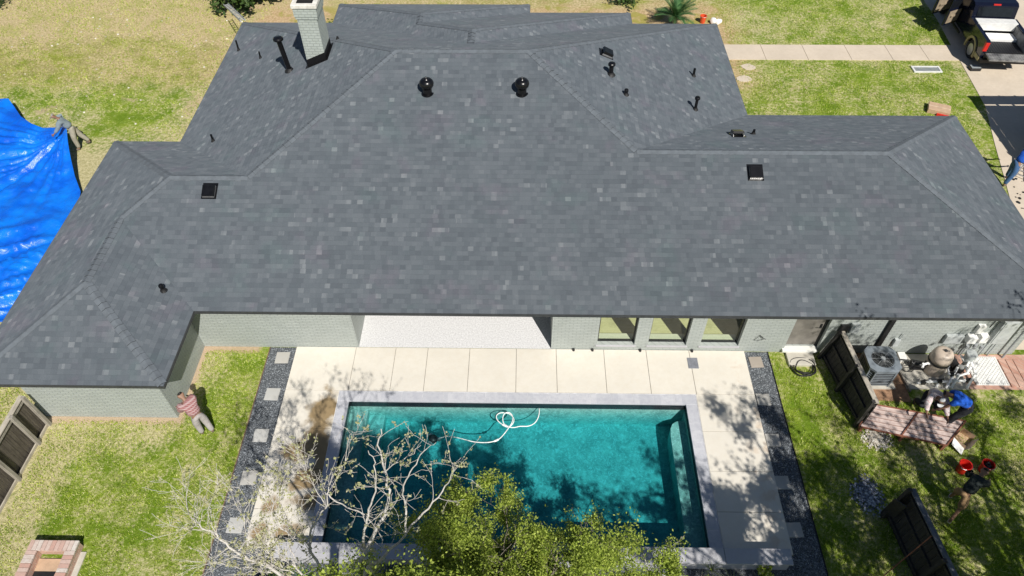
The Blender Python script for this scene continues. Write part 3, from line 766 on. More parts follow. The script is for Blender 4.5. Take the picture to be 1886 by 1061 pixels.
# things fixed to the wall
mb = MB(); mb.box(10.50, 10.62, YW-.09, YW-.003, .05, ZW); mb.beam((10.56, YW-.05, .06), (10.56, YW-.3, .03), .1, .06); P_(mb, 'downspout', M['blackmatte'], house)
mb = MB(); mb.box(13.62, 14.10, YW-.17, YW-.003, .72, 1.72); mb.box(13.66, 14.06, YW-.185, YW-.171, .76, 1.68); P_(mb, 'breaker_panel', M['lightgrey'], house, bevel=.008)
mb = MB(); mb.box(13.06, 13.26, YW-.12, YW-.003, 1.12, 1.45); P_(mb, 'junction_box', M['white'], house, bevel=.008)
mb = MB(); mb.box(12.95, 13.2, YW-.2, YW-.003, .75, 1.0); P_(mb, 'junction_box', M['white'], house, bevel=.01)
mb = MB(); mb.box(13.28, 13.5, YW-.2, YW-.003, .78, 1.06); P_(mb, 'junction_box', M['white'], house, bevel=.01)
mb = MB(); mb.box(12.35, 12.85, YW-.11, YW-.003, .62, .98); P_(mb, 'junction_box', M['lightgrey'], house, bevel=.008)
mb = MB(); mb.lathe([(.10, 0), (.11, .03), (.11, .12), (.06, .16), (.01, .17)], 14, c=(14.38, YW-.19, 1.62)); P_(mb, 'meter_dome', M['white'], house, smooth=True)
mb = MB()
mb.tube([(14.38, YW-.14, 1.65), (14.38, YW-.14, .0)], .032, 8)
for xx, zt in ((13.1, .75), (13.37, .78), (13.7, .72), (13.95, .72), (13.16, 1.12)): mb.tube([(xx, YW-.07, zt), (xx, YW-.07, 0)], .017, 6)
for xx, zz in ((13.12, .45), (13.55, .42), (13.33, .5)): mb.tube([(xx, YW-.12, zz), (xx, YW-.12, zz+.12)], .055, 8)
P_(mb, 'conduit', M['steelgrey'], house)
mb = MB(); mb.tube([(14.05, YW-.12, 1.72), (14.2, YW-.12, ZW)], .02, 6); P_(mb, 'cable', M['blackmatte'], house); mb = MB(); mb.tube([(13.35, YW-.1, 1.4), (13.45, YW-.1, ZW)], .012, 6); P_(mb, 'cable', M['blackmatte'], house)
mb = MB(); mb.box(9.18, 9.40, YW-.10, YW-.003, 1.05, 1.38); P_(mb, 'control_box', M['blackplastic'], house, bevel=.006)
mb = MB(); mb.box(9.45, 9.70, YW-.13, YW-.003, 1.1, 1.45); P_(mb, 'control_box', M['lightgrey'], house, bevel=.006)
mb = MB(); a = (6.98, YW-.03, .62); mb.tube([(a[0]-.12, a[1], a[2]), (a[0], a[1]-.02, a[2]+.26), (a[0]+.13, a[1], a[2]+.02), (a[0]-.06, a[1]-.05, a[2]+.02)], .008, 6); mb.tube([(a[0]+.02, a[1], a[2]+.2), (a[0]+.2, a[1]-.02, a[2]+.05)], .007, 6)
P_(mb, 'hose_bracket', M['blackmatte'], house)
for i, xx in enumerate((1.55, 2.12, 3.56, 5.12)):
    mb = MB(); mb.lathe([(.035, 0), (.04, .02), (.03, .09), (.015, .1)], 10, c=(xx, YW-.06, .05)); P_(mb, 'ground_light', M['blackmatte'], house)
mb = MB(); mb.box(10.95, 11.1, YW-.1, YW-.003, .45, .75); mb.tube([(11.02, YW-.05, .45), (11.0, YW-.08, .1)], .012, 6); mb.tube([(11.08, YW-.05, .75), (11.1, YW-.05, 1.0)], .014, 6); P_(mb, 'disconnect_box', M['lightgrey'], house)
mb = MB(); mb.box(11.2, 11.42, YW-.35, YW-.1, .0, .2); P_(mb, 'gas_box', M['whitemetal'], house, bevel=.01)

# chimney: base follows the left slope
ch = empty('chimney_holder', (0, 0, 0)); bpy.data.objects.remove(ch)
cx0, cx1, cy0, cy1 = -7.32, -6.68, 21.68, 22.6
zt = 6.10
mb = MB(); mb.box(cx0, cx1, cy0, cy1, 3.6, zt); mb.box(cx0-.035, cx1+.035, cy0-.035, cy1+.035, zt, zt+.09); mb.box(cx0-.055, cx1+.055, cy0-.055, cy1+.055, zt+.09, zt+.38)
chim = P_(mb, 'chimney', M['chimney_brick'], house)
mb = MB(); a0, a1, b0, b1, z0 = cx0-.06, cx1+.06, cy0-.06, cy1+.06, zt+.381
h_ = .12
mb.box(a0-.03, a1+.03, b0-.03, b0+h_, z0, z0+.12); mb.box(a0-.03, a1+.03, b1-h_, b1+.03, z0, z0+.12); mb.box(a0-.03, a0+h_, b0+h_, b1-h_, z0, z0+.12); mb.box(a1-h_, a1+.03, b0+h_, b1-h_, z0, z0+.12)
P_(mb, 'chimney_crown', M['cap'], chim, bevel=.01)
mb = MB(); mb.box(a0+h_+.01, a1-h_-.01, b0+h_+.01, b1-h_-.01, z0, z0+.13); mb.box(a0+h_+.05, a1-h_-.05, b0+h_+.05, b1-h_-.05, z0+.13, z0+.2); P_(mb, 'flue_cover', M['blackmatte'], chim)
# flashing: dark apron round the foot, stepped with the slope
mb = MB(); g = .012
def fl(x0, x1, y0, y1, hh):
    pts = [(x0, y0), (x1, y0), (x1, y1), (x0, y1)]
    lo = [(p[0], p[1], zr(*p)-.05) for p in pts]; hi = [(p[0], p[1], zr(*p)+hh) for p in pts]
    for i in range(4):
        j = (i+1) % 4; mb.face([lo[i], lo[j], hi[j], hi[i]])
    mb.face(hi)
fl(cx0-g, cx1+g, cy0-g, cy1+g, .26); fl(cx0-.09, cx1+.09, cy0-.09, cy1+.09, .015)
P_(mb, 'flashing', M['flash'], chim)

# roof vents
def on_roof(x, y): return Vector((x, y, zr(x, y)))
def turbine(x, y, label):
    b = on_roof(x, y)
    mb = MB(); mb.lathe([(.14, -.12), (.14, .25), (.13, .26)], 24, c=b); mb.lathe([(.19, .0), (.185, .012)], 24, c=b)
    v = P_(mb, 'turbine_vent', M['black'], house, smooth=False, label=label)
    mb = MB(); mb.lathe([(.13, .25), (.195, .26), (.215, .31), (.22, .35), (.205, .41), (.165, .46), (.11, .485), (.08, .49), (.08, .51), (.04, .525), (.018, .54), (.012, .575)], 28, c=b); P_(mb, 'vent_hood', M['black'], v, smooth=True)
    mb = MB()
    for k_ in range(20):
        t = 2*math.pi*k_/20; c, s = math.cos(t), math.sin(t)
        mb.beam(b+Vector((.145*c, .145*s, .19)), b+Vector((.205*c, .205*s, .28)), .03, .006)
    P_(mb, 'vent_fin', M['black'], v)
turbine(-2.95, 18.93, 'black turbine vent nearer the chimney on the rear slope'); turbine(-.08, 18.94, 'black turbine vent farther from the chimney on the rear slope')
def pipe(x, y, h, r=.04, cap=0, lean=(0, 0), label=None):
    b = on_roof(x, y); t = b+Vector((lean[0], lean[1], h))
    mb = MB(); mb.tube([b-Vector((0, 0, .1)), t], r, 12); v = P_(mb, 'vent_pipe', M['black'], house, label=label)
    mb = MB(); mb.lathe([(r*2.1, -.01), (r*1.8, .012), (r*1.35, .05), (r*1.1, .09)], 14, c=b+Vector((0, 0, .01))); P_(mb, 'boot', M['blackmatte'], v)
    if cap:
        mb = MB(); mb.lathe([(r*1.2, -.03), (cap, .0), (cap, .05), (cap*.8, .08), (.02, .10)], 18, c=t); P_(mb, 'cap', M['black'], v)
pipe(-11.2, 25.52, .42, .035); pipe(-9.8, 23.98, .26, .03); pipe(-10.23, 19.2, .26, .035); pipe(-8.09, 21.97, 1.15, .085, .17, (-.12, .0), 'tall black flue pipe left of the chimney')
pipe(2.8, 20.83, .36, .075, .12); pipe(3.24, 19.98, .13, .05, .07); pipe(6.06, 23.0, .30, .045); pipe(5.76, 20.75, .42, .05, .09); pipe(7.33, 19.13, .17, .04); pipe(-6.46, 22.83, .10, .03); pipe(-9.89, 12.95, .16, .05, .07)
def boxvent(x, y, rz, wd=.36, label=None):
    b = on_roof(x, y); e = .2
    gx, gy = (zr(x+e, y)-zr(x-e, y))/(2*e), (zr(x, y+e)-zr(x, y-e))/(2*e)
    nz = Vector((-gx, -gy, 1)).normalized(); up = Vector((gx, gy, gx*gx+gy*gy)).normalized(); sx = up.cross(nz)
    Mx = Matrix((sx, up, nz)).transposed().to_4x4(); Mx.translation = b
    mb = MB(); mb.box(-wd/2-.04, wd/2+.04, -wd/2-.05, wd/2+.1, .0, .012, M=Mx); v = P_(mb, 'box_vent', M['black'], house, label=label)
    mb = MB(); w2 = wd/2
    A = [(-w2, -w2, .06), (w2, -w2, .06), (w2, w2, .10), (-w2, w2, .10), (-w2*.9, -w2, .14), (w2*.9, -w2, .14), (w2*.9, w2*.8, .16), (-w2*.9, w2*.8, .16)]
    A = [tuple(Mx @ Vector(p)) for p in A]
    for f_ in ((0,3,2,1),(4,5,6,7),(0,1,5,4),(1,2,6,5),(2,3,7,6),(3,0,4,7)): mb.face([A[i] for i in f_])
    P_(mb, 'vent_hood', M['black'], v, bevel=.01)
    mb = MB(); mb.box(-w2*.95, w2*.95, -w2-.012, -w2+.01, .015, .055, M=Mx); mb.box(-w2*.95, -w2*.88, -w2+.01, w2, .012, .06, M=Mx); mb.box(w2*.88, w2*.95, -w2+.01, w2, .012, .06, M=Mx); P_(mb, 'louvre', M['alu'], v)
boxvent(-9.13, 15.85, 0, .36, 'square black box vent on the left of the rear slope'); boxvent(6.72, 16.5, 0, .38, 'square black box vent on the right of the rear slope'); boxvent(2.75, 22.05, 0, .36); boxvent(6.78, 18.99, 0, .36)

# ================================================================== FENCES
def fence(name, base, top, label, mb_mat, post_mat, cap_mat, posts, side, board=.14, cap=True, grp=None, kick=None, rails=True):
    """base/top: list of ground / top points along the run; side=+1: posts on the +X face"""
    t = empty(name, base[0], 0, label, 'fence', grp)
    B0, B1, T0, T1 = [Vector(q) for q in (base[0], base[1], top[0], top[1])]
    L = (B1-B0).length; n = int(L/board); nx = Vector((side, 0, 0)); rng = random.Random(int(L*100))
    mb = MB()
    for i in range(n):
        u0, u1 = (i+.04)/n, (i+.96)/n
        dz = rng.uniform(-.012, .01)
        a, b, c, d = B0.lerp(B1, u0), B0.lerp(B1, u1), T0.lerp(T1, u1), T0.lerp(T1, u0)
        c = c+Vector((0, 0, dz)); d = d+Vector((0, 0, dz)); o = nx*rng.uniform(0, .008)
        th = nx*-.022
        V = [a+o, b+o, c+o, d+o, a+th, b+th, c+th, d+th]
        for f in ((0,1,2,3),(7,6,5,4),(0,4,5,1),(1,5,6,2),(2,6,7,3),(3,7,4,0)): mb.face([V[k] for k in f])
    P_(mb, 'board_panel', mb_mat, t)
    if rails:
        for hh in ((.12, .55, .9) if side < 0 else (.93,)):
            mb = MB(); mb.beam(B0.lerp(T0, hh)+nx*.035, B1.lerp(T1, hh)+nx*.035, .045, .085); P_(mb, 'rail', post_mat, t)
    if cap:
        mb = MB(); mb.beam(T0+Vector((side*.02, 0, .02)), T1+Vector((side*.02, 0, .02)), .13, .03); P_(mb, 'cap_rail', cap_mat, t)
    if kick:
        mb = MB(); mb.beam(B0+nx*.08+Vector((0, 0, .05)), B1+nx*.08+Vector((0, 0, .05)), .035, .1); P_(mb, 'kickboard', kick, t)
    for u in posts:
        mb = MB(); b, tp = B0.lerp(B1, u), T0.lerp(T1, u)
        mb.beam(b+nx*.12-Vector((0, 0, .1)), tp+nx*.10+Vector((0, 0, .06)), .095, .095, up=(1, 0, 0)); P_(mb, 'post', post_mat, t, bevel=.005)
    return t
fence('wood_fence', [(-13.38, 10.42, 0), (-13.62, 4.6, 0)], [(-13.42, 10.42, 1.36), (-13.66, 4.6, 1.28)], 'weathered grey board fence with thick posts left of the wing',
      M['fence'], M['fencepost'], M['fencecap'], [.012, .115, .30, .52, .74, .97], 1, kick=M['fencecap'])
fence('wood_fence', [(9.0, 13.0, 0), (9.40, 10.55, 0)], [(9.24, 13.0, 1.2), (9.44, 10.55, 1.24)], 'dark wooden screen fence standing beside the air conditioner',
      M['darkfence'], M['darkfence'], M['fencecap'], [.02, .5, .98], -1, board=.15)
tf = fence('wood_fence', [(9.30, 8.0, 0), (9.75, 3.9, 0)], [(9.38, 8.0, 1.5), (9.85, 3.9, 1.45)], 'black stained board fence with a leaning stick at the bottom right',
      M['darkfence'], M['darkfence'], M['darkfencecap'], [.01, .42, .9], -1, board=.16)
mb = MB(); mb.beam((9.30, 7.98, .0), (9.05, 7.72, 1.35), .3, .03); P_(mb, 'end_board', M['darkfence'], tf)
st = empty('wooden_stick', (8.8, 6.3, 0), 0, 'thin reddish stick leaning on the black stained fence', 'stick')
mb = MB(); mb.tube([(8.72, 6.45, .1), (9.4, 6.85, 1.5)], .014, 6); P_(mb, 'stick', M['panelframe'], st)

# ================================================================== EQUIPMENT BY THE WALL
c = un(1626, 661, .82); cxa, cya = c.x, c.y
ac = empty('air_conditioner', (cxa, cya, 0), 0, 'grey outdoor air conditioner with round black fan grille', 'air conditioner')
def octa(w_, ch): return [(cxa+a*w_/2+ (0 if q else 0), cya+b*w_/2) for a, b, q in ((-1+ch, -1, 0), (1-ch, -1, 0), (1, -1+ch, 0), (1, 1-ch, 0), (1-ch, 1, 0), (-1+ch, 1, 0), (-1, 1-ch, 0), (-1, -1+ch, 0))]
mb = MB(); mb.box(cxa-.5, cxa+.5, cya-.5, cya+.5, -.02, .05); P_(mb, 'pad', M['pad'], ac)
mb = MB(); o8 = octa(.80, .30)
for i in range(8):
    a, b = o8[i], o8[(i+1) % 8]; mb.face([(*a, .05), (*b, .05), (*b, .76), (*a, .76)])
P_(mb, 'coil_body', M['blackplastic'], ac)
mb = MB(); o9 = octa(.83, .30)
for i in range(8):
    a, b = o9[i], o9[(i+1) % 8]
    for k_ in range(8): z = .10+k_*.082; mb.beam((*a, z), (*b, z), .012, .030)
    mb.beam((*a, .05), (*a, .76), .04, .04)
P_(mb, 'louvre_panel', M['acgrey'], ac)
mb = MB(); top8 = octa(.90, .34); ring = 32
for z0, z1 in ((.74, .82),):
    for i in range(8):
        a, b = top8[i], top8[(i+1) % 8]; mb.face([(*a, z0), (*b, z0), (*b, z1), (*a, z1)])
def oct_pt(t):
    d = Vector((math.cos(t), math.sin(t))); best = 9
    for i in range(8):
        a, b = Vector(top8[i])-Vector((cxa, cya)), Vector(top8[(i+1) % 8])-Vector((cxa, cya)); e_ = b-a
        den = d.x*e_.y-d.y*e_.x
        if abs(den) < 1e-9: continue
        s_ = (a.x*e_.y-a.y*e_.x)/den; u_ = (a.x*d.y-a.y*d.x)/den
        if s_ > 0 and -.001 <= u_ <= 1.001: best = min(best, s_)
    return (cxa+d.x*best, cya+d.y*best)
for i in range(ring):
    t0, t1 = 2*math.pi*i/ring, 2*math.pi*(i+1)/ring
    r_ = .315
    A, B_ = (cxa+r_*math.cos(t0), cya+r_*math.sin(t0)), (cxa+r_*math.cos(t1), cya+r_*math.sin(t1))
    mb.face([(*A, .835), (*oct_pt(t0), .82), (*oct_pt(t1), .82), (*B_, .835)])
    mb.face([(*A, .835), (*B_, .835), (*B_, .70), (*A, .70)])
P_(mb, 'top_cover', M['acgrey'], ac)
mb = MB()
for r_ in (.09, .13, .17, .21, .25, .29): mb.tube([(cxa+r_*math.cos(2*math.pi*i/32), cya+r_*math.sin(2*math.pi*i/32), .845) for i in range(32)], .003, 4, closed=True)
for i in range(8): t = math.pi*i/4; mb.tube([(cxa+.04*math.cos(t), cya+.04*math.sin(t), .848), (cxa+.315*math.cos(t), cya+.315*math.sin(t), .84)], .004, 4)
mb.lathe([(.07, .84), (.065, .862), (.01, .868)], 20, c=(cxa, cya, 0))
P_(mb, 'fan_grille', M['steelgrey'], ac)
mb = MB(); mb.lathe([(.31, .0), (.31, .01)], 24, c=(cxa, cya, .55))
P_(mb, 'well', M['blackmatte'], ac)
for i in range(3):
    mb = MB(); t = 2*math.pi*i/3+.4; q = []
    for rr, aw in ((.06, .5), (.28, .38)):
        for s_ in (-1, 1): q.append((cxa+rr*math.cos(t+s_*aw), cya+rr*math.sin(t+s_*aw), .70+s_*.03))
    mb.face([q[0], q[1], q[3], q[2]]); mb.face([(p[0], p[1], p[2]-.004) for p in (q[2], q[3], q[1], q[0])]); P_(mb, 'fan_blade', M['blackplastic'], ac)

def place(px, py, z): v = un(px, py, z); return (v.x, v.y)
# sand filter tank
x, y = place(1741, 648, .92)
ft = empty('filter_tank', (x, y, 0), 0, 'large beige round pool filter tank near the house wall', 'filter tank')
mb = MB(); mb.lathe([(.24, .0), (.27, .03), (.28, .08), (.29, .12), (.29, .50)], 32, c=(x, y, 0)); P_(mb, 'tank_base', M['filter'], ft, smooth=False)
mb = MB(); mb.lathe([(.305, .50), (.305, .57)], 32, c=(x, y, 0)); P_(mb, 'clamp_band', M['blackmatte'], ft)
mb = MB(); mb.lathe([(.295, .57), (.29, .70), (.275, .82), (.24, .90), (.17, .945), (.08, .96), (.01, .965)], 32, c=(x, y, 0)); P_(mb, 'tank_lid', M['filter'], ft, smooth=True)
mb = MB(); mb.lathe([(.05, .96), (.05, .99), (.03, 1.0)], 12, c=(x, y, 0)); mb.tube([(x-.06, y+.02, .985), (x+.09, y-.03, .985)], .016, 6); P_(mb, 'relief_valve', M['blackplastic'], ft)
x, y = place(1790, 652, .70)
cf = empty('chlorinator', (x, y, 0), 0, 'small pale round canister right of the beige filter tank', 'canister')
mb = MB(); mb.lathe([(.06, 0), (.06, .32), (.13, .36), (.14, .62)], 24, c=(x, y, 0)); P_(mb, 'canister_body', M['lightgrey'], cf)
mb = MB(); mb.lathe([(.16, .62), (.165, .70), (.15, .735), (.02, .745)], 24, c=(x, y, 0)); P_(mb, 'canister_lid', M['lightgrey'], cf)
x, y = place(1700, 668, .3)
pm = empty('pool_pump', (x, y, 0), 0, 'black pool pump left of the beige filter tank', 'pump')
mb = MB(); mb.tube([(x-.28, y+.08, .2), (x+.02, y, .2)], .10, 16); mb.box(x-.28, x+.05, y-.08, y+.14, .03, .09); P_(mb, 'motor', M['blackplastic'], pm)
mb = MB(); mb.lathe([(.11, .06), (.12, .30), (.13, .31), (.13, .36), (.09, .38)], 20, c=(x+.16, y-.04, 0)); P_(mb, 'strainer_pot', M['blackplastic'], pm)
x2, y2 = place(1762, 668, .3)
p2 = empty('pool_pump', (x2, y2, 0), 0, 'dark pool pump tucked between beige tank and white pipes', 'pump')
mb = MB(); mb.tube([(x2-.05, y2+.22, .22), (x2, y2-.1, .22)], .11, 16); mb.box(x2-.12, x2+.1, y2-.12, y2+.2, .03, .1); P_(mb, 'motor', M['blackplastic'], p2)
mb = MB(); mb.lathe([(.11, .06), (.12, .32), (.1, .36)], 18, c=(x2+.02, y2-.2, 0)); P_(mb, 'strainer_pot', M['blackplastic'], p2)
mb = MB(); mb.lathe([(.09, .36), (.085, .385), (.01, .39)], 18, c=(x2+.02, y2-.2, 0)); P_(mb, 'clear_lid', M['alu'], p2)
# white pipework
pv = empty('pool_pipes', (12.2, 12.1, 0), 0, 'tangle of white pool pipes and valves in front of the filter tank', 'pipes')
U = lambda a, b, z: un(a, b, z)
runs = [[(1700,672,.42),(1708,669,.45),(1745,676,.45),(1748,690,.40),(1744,694,.2)], [(1699,677,.40),(1700,671,.42)],
        [(1688,706,.10),(1706,703,.12),(1745,703,.14),(1776,701,.14)], [(1742,715,.06),(1755,692,.3),(1764,676,.5)], [(1752,714,.06),(1766,692,.35),(1780,688,.42),(1788,676,.5)],
        [(1780,715,.06),(1796,690,.42)], [(1770,655,.5),(1776,664,.42),(1786,668,.4)], [(1786,664,.5),(1779,677,.38),(1784,690,.3)], [(1790,672,.35),(1797,690,.3),(1795,702,.14)],
        [(1725,684,.3),(1738,677,.45)], [(1728,705,.13),(1724,713,.02)], [(1744,703,.14),(1748,714,.02)]]
for r_ in runs:
    mb = MB(); mb.tube([U(*q) for q in r_], .036, 10); P_(mb, 'pipe', M['white'], pv)
for q in ((1746,676,.45),(1700,672,.42),(1764,692,.34),(1776,701,.14),(1788,670,.42),(1796,690,.40),(1712,703,.12),(1757,700,.2)):
    mb = MB(); p = U(*q); mb.tube([p-Vector((0, 0, .05)), p+Vector((0, 0, .05))], .042, 10); P_(mb, 'valve', M['white'], pv)
for q in ((1700,705,.14),(1730,703,.16),(1783,701,.17),(1752,690,.34)):
    mb = MB(); p = U(*q); mb.box(p.x-.05, p.x+.05, p.y-.05, p.y+.05, p.z-.04, p.z+.07); mb.beam(p+Vector((-.1, 0, .09)), p+Vector((.1, .03, .09)), .03, .02); P_(mb, 'valve_handle', M['blackplastic'], pv)
# black tubes in a tangle left of the pump
tb = empty('black_tubing', (11.2, 12.6, 0), 0, 'loose black tubing on the bare soil beside the pump', 'tubing')
mb = MB(); pts = []
for i in range(46):
    t = i*.42; pts.append((11.28+.20*math.cos(t)+.07*math.sin(t*.37), 12.62+.16*math.sin(t)+.08*math.cos(t*.6), .05+.006*i))
mb.tube(pts, .012, 6); P_(mb, 'tube', M['blackplastic'], tb)
bd = empty('wooden_batten', (11.1, 12.3, 0), 0, 'narrow wooden batten edging the equipment pad beside the air conditioner', 'batten')
mb = MB(); mb.beam((11.07, 13.0, .05), (11.2, 11.75, .05), .05, .08); P_(mb, 'batten', M['fencepost'], bd)
# hose coil by the door step
x, y = place(1480, 677, .05)
hc = empty('hose_coil', (x, y, 0), 0, 'coiled black garden hose by the side door step', 'hose')
mb = MB(); pts = []; rng = random.Random(5)
for i in range(150):
    t = i*.26; rr = .31+.055*math.sin(i*.13)+.02*math.sin(i*.9)
    pts.append((x+rr*math.cos(t)*1.02+.03*math.sin(i*.05), y+rr*math.sin(t)*.92+.04*math.cos(i*.07), .02+.10*(i/150)+.01*math.sin(i*.5)))
mb.tube(pts, .013, 6); P_(mb, 'hose', M['blackplastic'], hc, smooth=True)
# drain cover on the patio
x, y = 5.1, 12.66
dc = empty('drain_cover', (x, y, .05), 0, 'dark grey square cover set in the patio near the windows', 'drain cover')
mb = MB(); mb.box(x-.17, x+.14, y-.19, y+.2, .045, .062); P_(mb, 'cover_plate', simple('slate_grey', (.20, .21, .24), .6), dc, bevel=.01)

# ================================================================== LYING PANEL, BUCKETS, STONES
wp = empty('lying_panel', (10.8, 10.6, 0), 0, 'faded red wooden board panel lying on the grass by crouching people', 'wood panel')
Q = [Vector((9.86, 11.15, .28)), Vector((12.22, 10.62, .30)), Vector((11.42, 9.86, .30)), Vector((9.26, 10.44, .26))]
bl = lambda u, v: Q[0].lerp(Q[1], u).lerp(Q[3].lerp(Q[2], u), v)
mb = MB(); nb_ = 6
for j in range(nb_):
    for (u0, u1) in ((.015, .485), (.5, .985)):
        v0, v1 = (j+.10)/nb_, (j+.90)/nb_
        a, b, c, d = bl(u0, v0), bl(u1, v0), bl(u1, v1), bl(u0, v1); dn = Vector((0, 0, -.025))
        V = [a, b, c, d, a+dn, b+dn, c+dn, d+dn]
        for f in ((3,2,1,0),(4,5,6,7),(0,1,5,4),(1,2,6,5),(2,3,7,6),(3,0,4,7)): mb.face([V[k] for k in f])
P_(mb, 'board_panel', M['panelwood'], wp)
mb = MB(); mb.face([bl(.01, .01)-Vector((0, 0, .06)), bl(.99, .01)-Vector((0, 0, .06)), bl(.99, .99)-Vector((0, 0, .06)), bl(.01, .99)-Vector((0, 0, .06))]); P_(mb, 'underside', M['panelframe'], wp)
for a, b in (((0, 0), (1, 0)), ((0, 1), (1, 1)), ((0, 0), (0, 1)), ((.49, 0), (.49, 1)), ((1, 0), (1, 1))):
    mb = MB(); dz = Vector((0, 0, .012 if a[0] == a[0] and a[1] != b[1] else 0)); mb.beam(bl(*a)+dz, bl(*b)+dz, .032, .05); P_(mb, 'frame_bar', M['panelframe'], wp)
for u, v in ((.03, .05), (.03, .95), (.97, .05), (.97, .95), (.5, .05), (.5, .95)):
    mb = MB(); p = bl(u, v); mb.box(p.x-.04, p.x+.04, p.y-.04, p.y+.04, 0, p.z-.03); P_(mb, 'support_block', M['panelframe'], wp)
cb = empty('open_carton', (12.0, 10.3, 0), 0, 'open cardboard carton with a white flap at the end of the lying panel', 'carton')
mb = MB(); a, b, c, d = Vector((11.75, 10.15, 0)), Vector((12.12, 10.45, 0)), Vector((12.36, 10.2, 0)), Vector((11.98, 9.88, 0))
for p, q in ((a, b), (b, c), (d, a)):
    mb.face([p, q, q+Vector((0, 0, .24)), p+Vector((0, 0, .24))])
mb.face([a+Vector((0, 0, .01)), b+Vector((0, 0, .01)), c+Vector((0, 0, .01)), d+Vector((0, 0, .01))]); P_(mb, 'carton_body', M['cardboard'], cb)
mb = MB(); mb.face([d, c, c+Vector((.08, -.06, .22)), d+Vector((.08, -.06, .22))]); mb.face([d+Vector((0, 0, .1)), a+Vector((0, 0, .24)), a+Vector((-.12, -.2, .2)), d+Vector((-.12, -.16, .06))]); P_(mb, 'flap', M['whitemetal'], cb)

def bucket(x, y, mat, label, inner=None, rot=0, grp='red plastic buckets on the lawn'):
    t = empty('bucket', (x, y, 0), rot, label, 'bucket', grp)
    mb = MB(); n = 24; prof = [(.115, 0), (.15, .33), (.163, .335), (.163, .355), (.14, .355), (.108, .02)]
    base = len(mb.v)
    for r_, z in prof:
        for k_ in range(n): a = 2*math.pi*k_/n; mb.v.append((x+r_*math.cos(a), y+r_*math.sin(a), z))
    for i in range(len(prof)-1):
        for k_ in range(n): k2 = (k_+1) % n; mb.f.append((base+i*n+k_, base+i*n+k2, base+(i+1)*n+k2, base+(i+1)*n+k_)); mb.mi.append(0)
    mb.f.append(tuple(base+k_ for k_ in range(n))[::-1]); mb.mi.append(0); mb.f.append(tuple(base+5*n+k_ for k_ in range(n))); mb.mi.append(0)
    P_(mb, 'pail', mat, t)
    mb = MB(); mb.tube([(x+.16*math.cos(a), y+.16*math.sin(a)*.5-.08, .34+.0*a) for a in [math.pi*i/10+math.pi for i in range(11)]], .005, 5); P_(mb, 'handle', M['alu'], t)
    if inner:
        mb = MB(); rng = random.Random(3)
        for _ in range(9): mb.blob((x+rng.uniform(-.07, .07), y+rng.uniform(-.07, .07), .26+rng.uniform(0, .05)), rng.uniform(.03, .055), rng)
        P_(mb, 'contents', inner, t)
    return t
bucket(11.68, 9.28, M['red'], 'empty red bucket left of the man in dark clothes'); bucket(12.28, 9.30, M['red'], 'red bucket filled with dark rubble by the man in dark clothes', M['blackmatte'])
bucket(8.55, 32.85, M['orange'], 'orange bucket on bare soil beyond the front roof corner', grp=None)
wb = empty('white_bag', (9.05, 32.75, 0), 0, 'crumpled white sack beyond the front roof corner beside the orange bucket', 'bag')
mb = MB(); rng = random.Random(9)
for q in ((0, 0, .14, .22), (.2, -.05, .12, .18), (.34, .05, .1, .14)): mb.blob((9.05+q[0], 32.75+q[1], q[2]), q[3], rng)
o = P_(mb, 'sack', M['white'], wb); s_ = o.modifiers.new('s', 'SUBSURF'); s_.levels = s_.render_levels = 1
x, y = 17.15, 25.62
bx_ = empty('cardboard_box', (x, y, 0), 0, 'closed cardboard box on the front lawn near the drive', 'box')
mb = MB(); Mx = Matrix.Translation((x, y, 0)) @ Matrix.Rotation(R(-24), 4, 'Z'); mb.box(-.42, .42, -.3, .3, 0, .2, M=Mx); P_(mb, 'carton', M['cardboard'], bx_, bevel=.01)
mb = MB(); mb.box(-.43, .43, -.02, .02, .2, .203, M=Mx); P_(mb, 'tape', simple('tape', (.60, .48, .35), .4), bx_)
mb = MB(); mb.box(-.05, .4, -.38, -.305, 0, .1, M=Mx); P_(mb, 'red_strap', M['red'], bx_)
x, y = 17.8, 28.75
vg = empty('vent_grille', (x, y, 0), 0, 'long grey slatted grille in a white frame on the front lawn', 'grille')
mb = MB(); mb.box(x-.62, x+.62, y-.24, y-.17, 0, .06); mb.box(x-.62, x+.62, y+.17, y+.24, 0, .06); mb.box(x-.62, x-.54, y-.17, y+.17, 0, .06); mb.box(x+.54, x+.62, y-.17, y+.17, 0, .06); P_(mb, 'grille_frame', M['whitemetal'], vg, bevel=.006)
mb = MB(); mb.box(x-.539, x+.539, y-.169, y+.169, 0, .02)
for k_ in range(6): mb.beam((x-.54, y-.14+k_*.056, .035), (x+.54, y-.14+k_*.056, .035), .03, .01)
P_(mb, 'slats', M['grey'], vg)

def stones(name, n, fx, mat, label, cat, kind='stuff'):
    mb = MB(); rng = random.Random(n)
    for _ in range(n): p, r_ = fx(rng); mb.blob(p, r_, rng, sq=(1, 1, .65))
    return tag(mb.build(name, mat), label, cat, kind=kind)
def gz(cx, cy, rx, ry, r0, r1):
    def f(rng):
        while 1:
            a, b = rng.gauss(0, .45), rng.gauss(0, .45)
            if a*a+b*b < 1.2: return (cx+a*rx, cy+b*ry, .01+max(0, .04*(1-a*a-b*b))), rng.uniform(r0, r1)
    return f
pale = N('pale_pebble'); gi = pale.n('ShaderNodeNewGeometry'); pale.fin(pale.ramp(gi.outputs['Random Per Island'], [(0, (.30, .26, .20)), (.5, (.55, .50, .42)), (1, (.72, .70, .64))]), .8)
blue = N('blue_pebble'); gi = blue.n('ShaderNodeNewGeometry'); blue.fin(blue.ramp(gi.outputs['Random Per Island'], [(0, (.05, .06, .08)), (.5, (.20, .22, .27)), (1, (.60, .62, .66))]), .7)
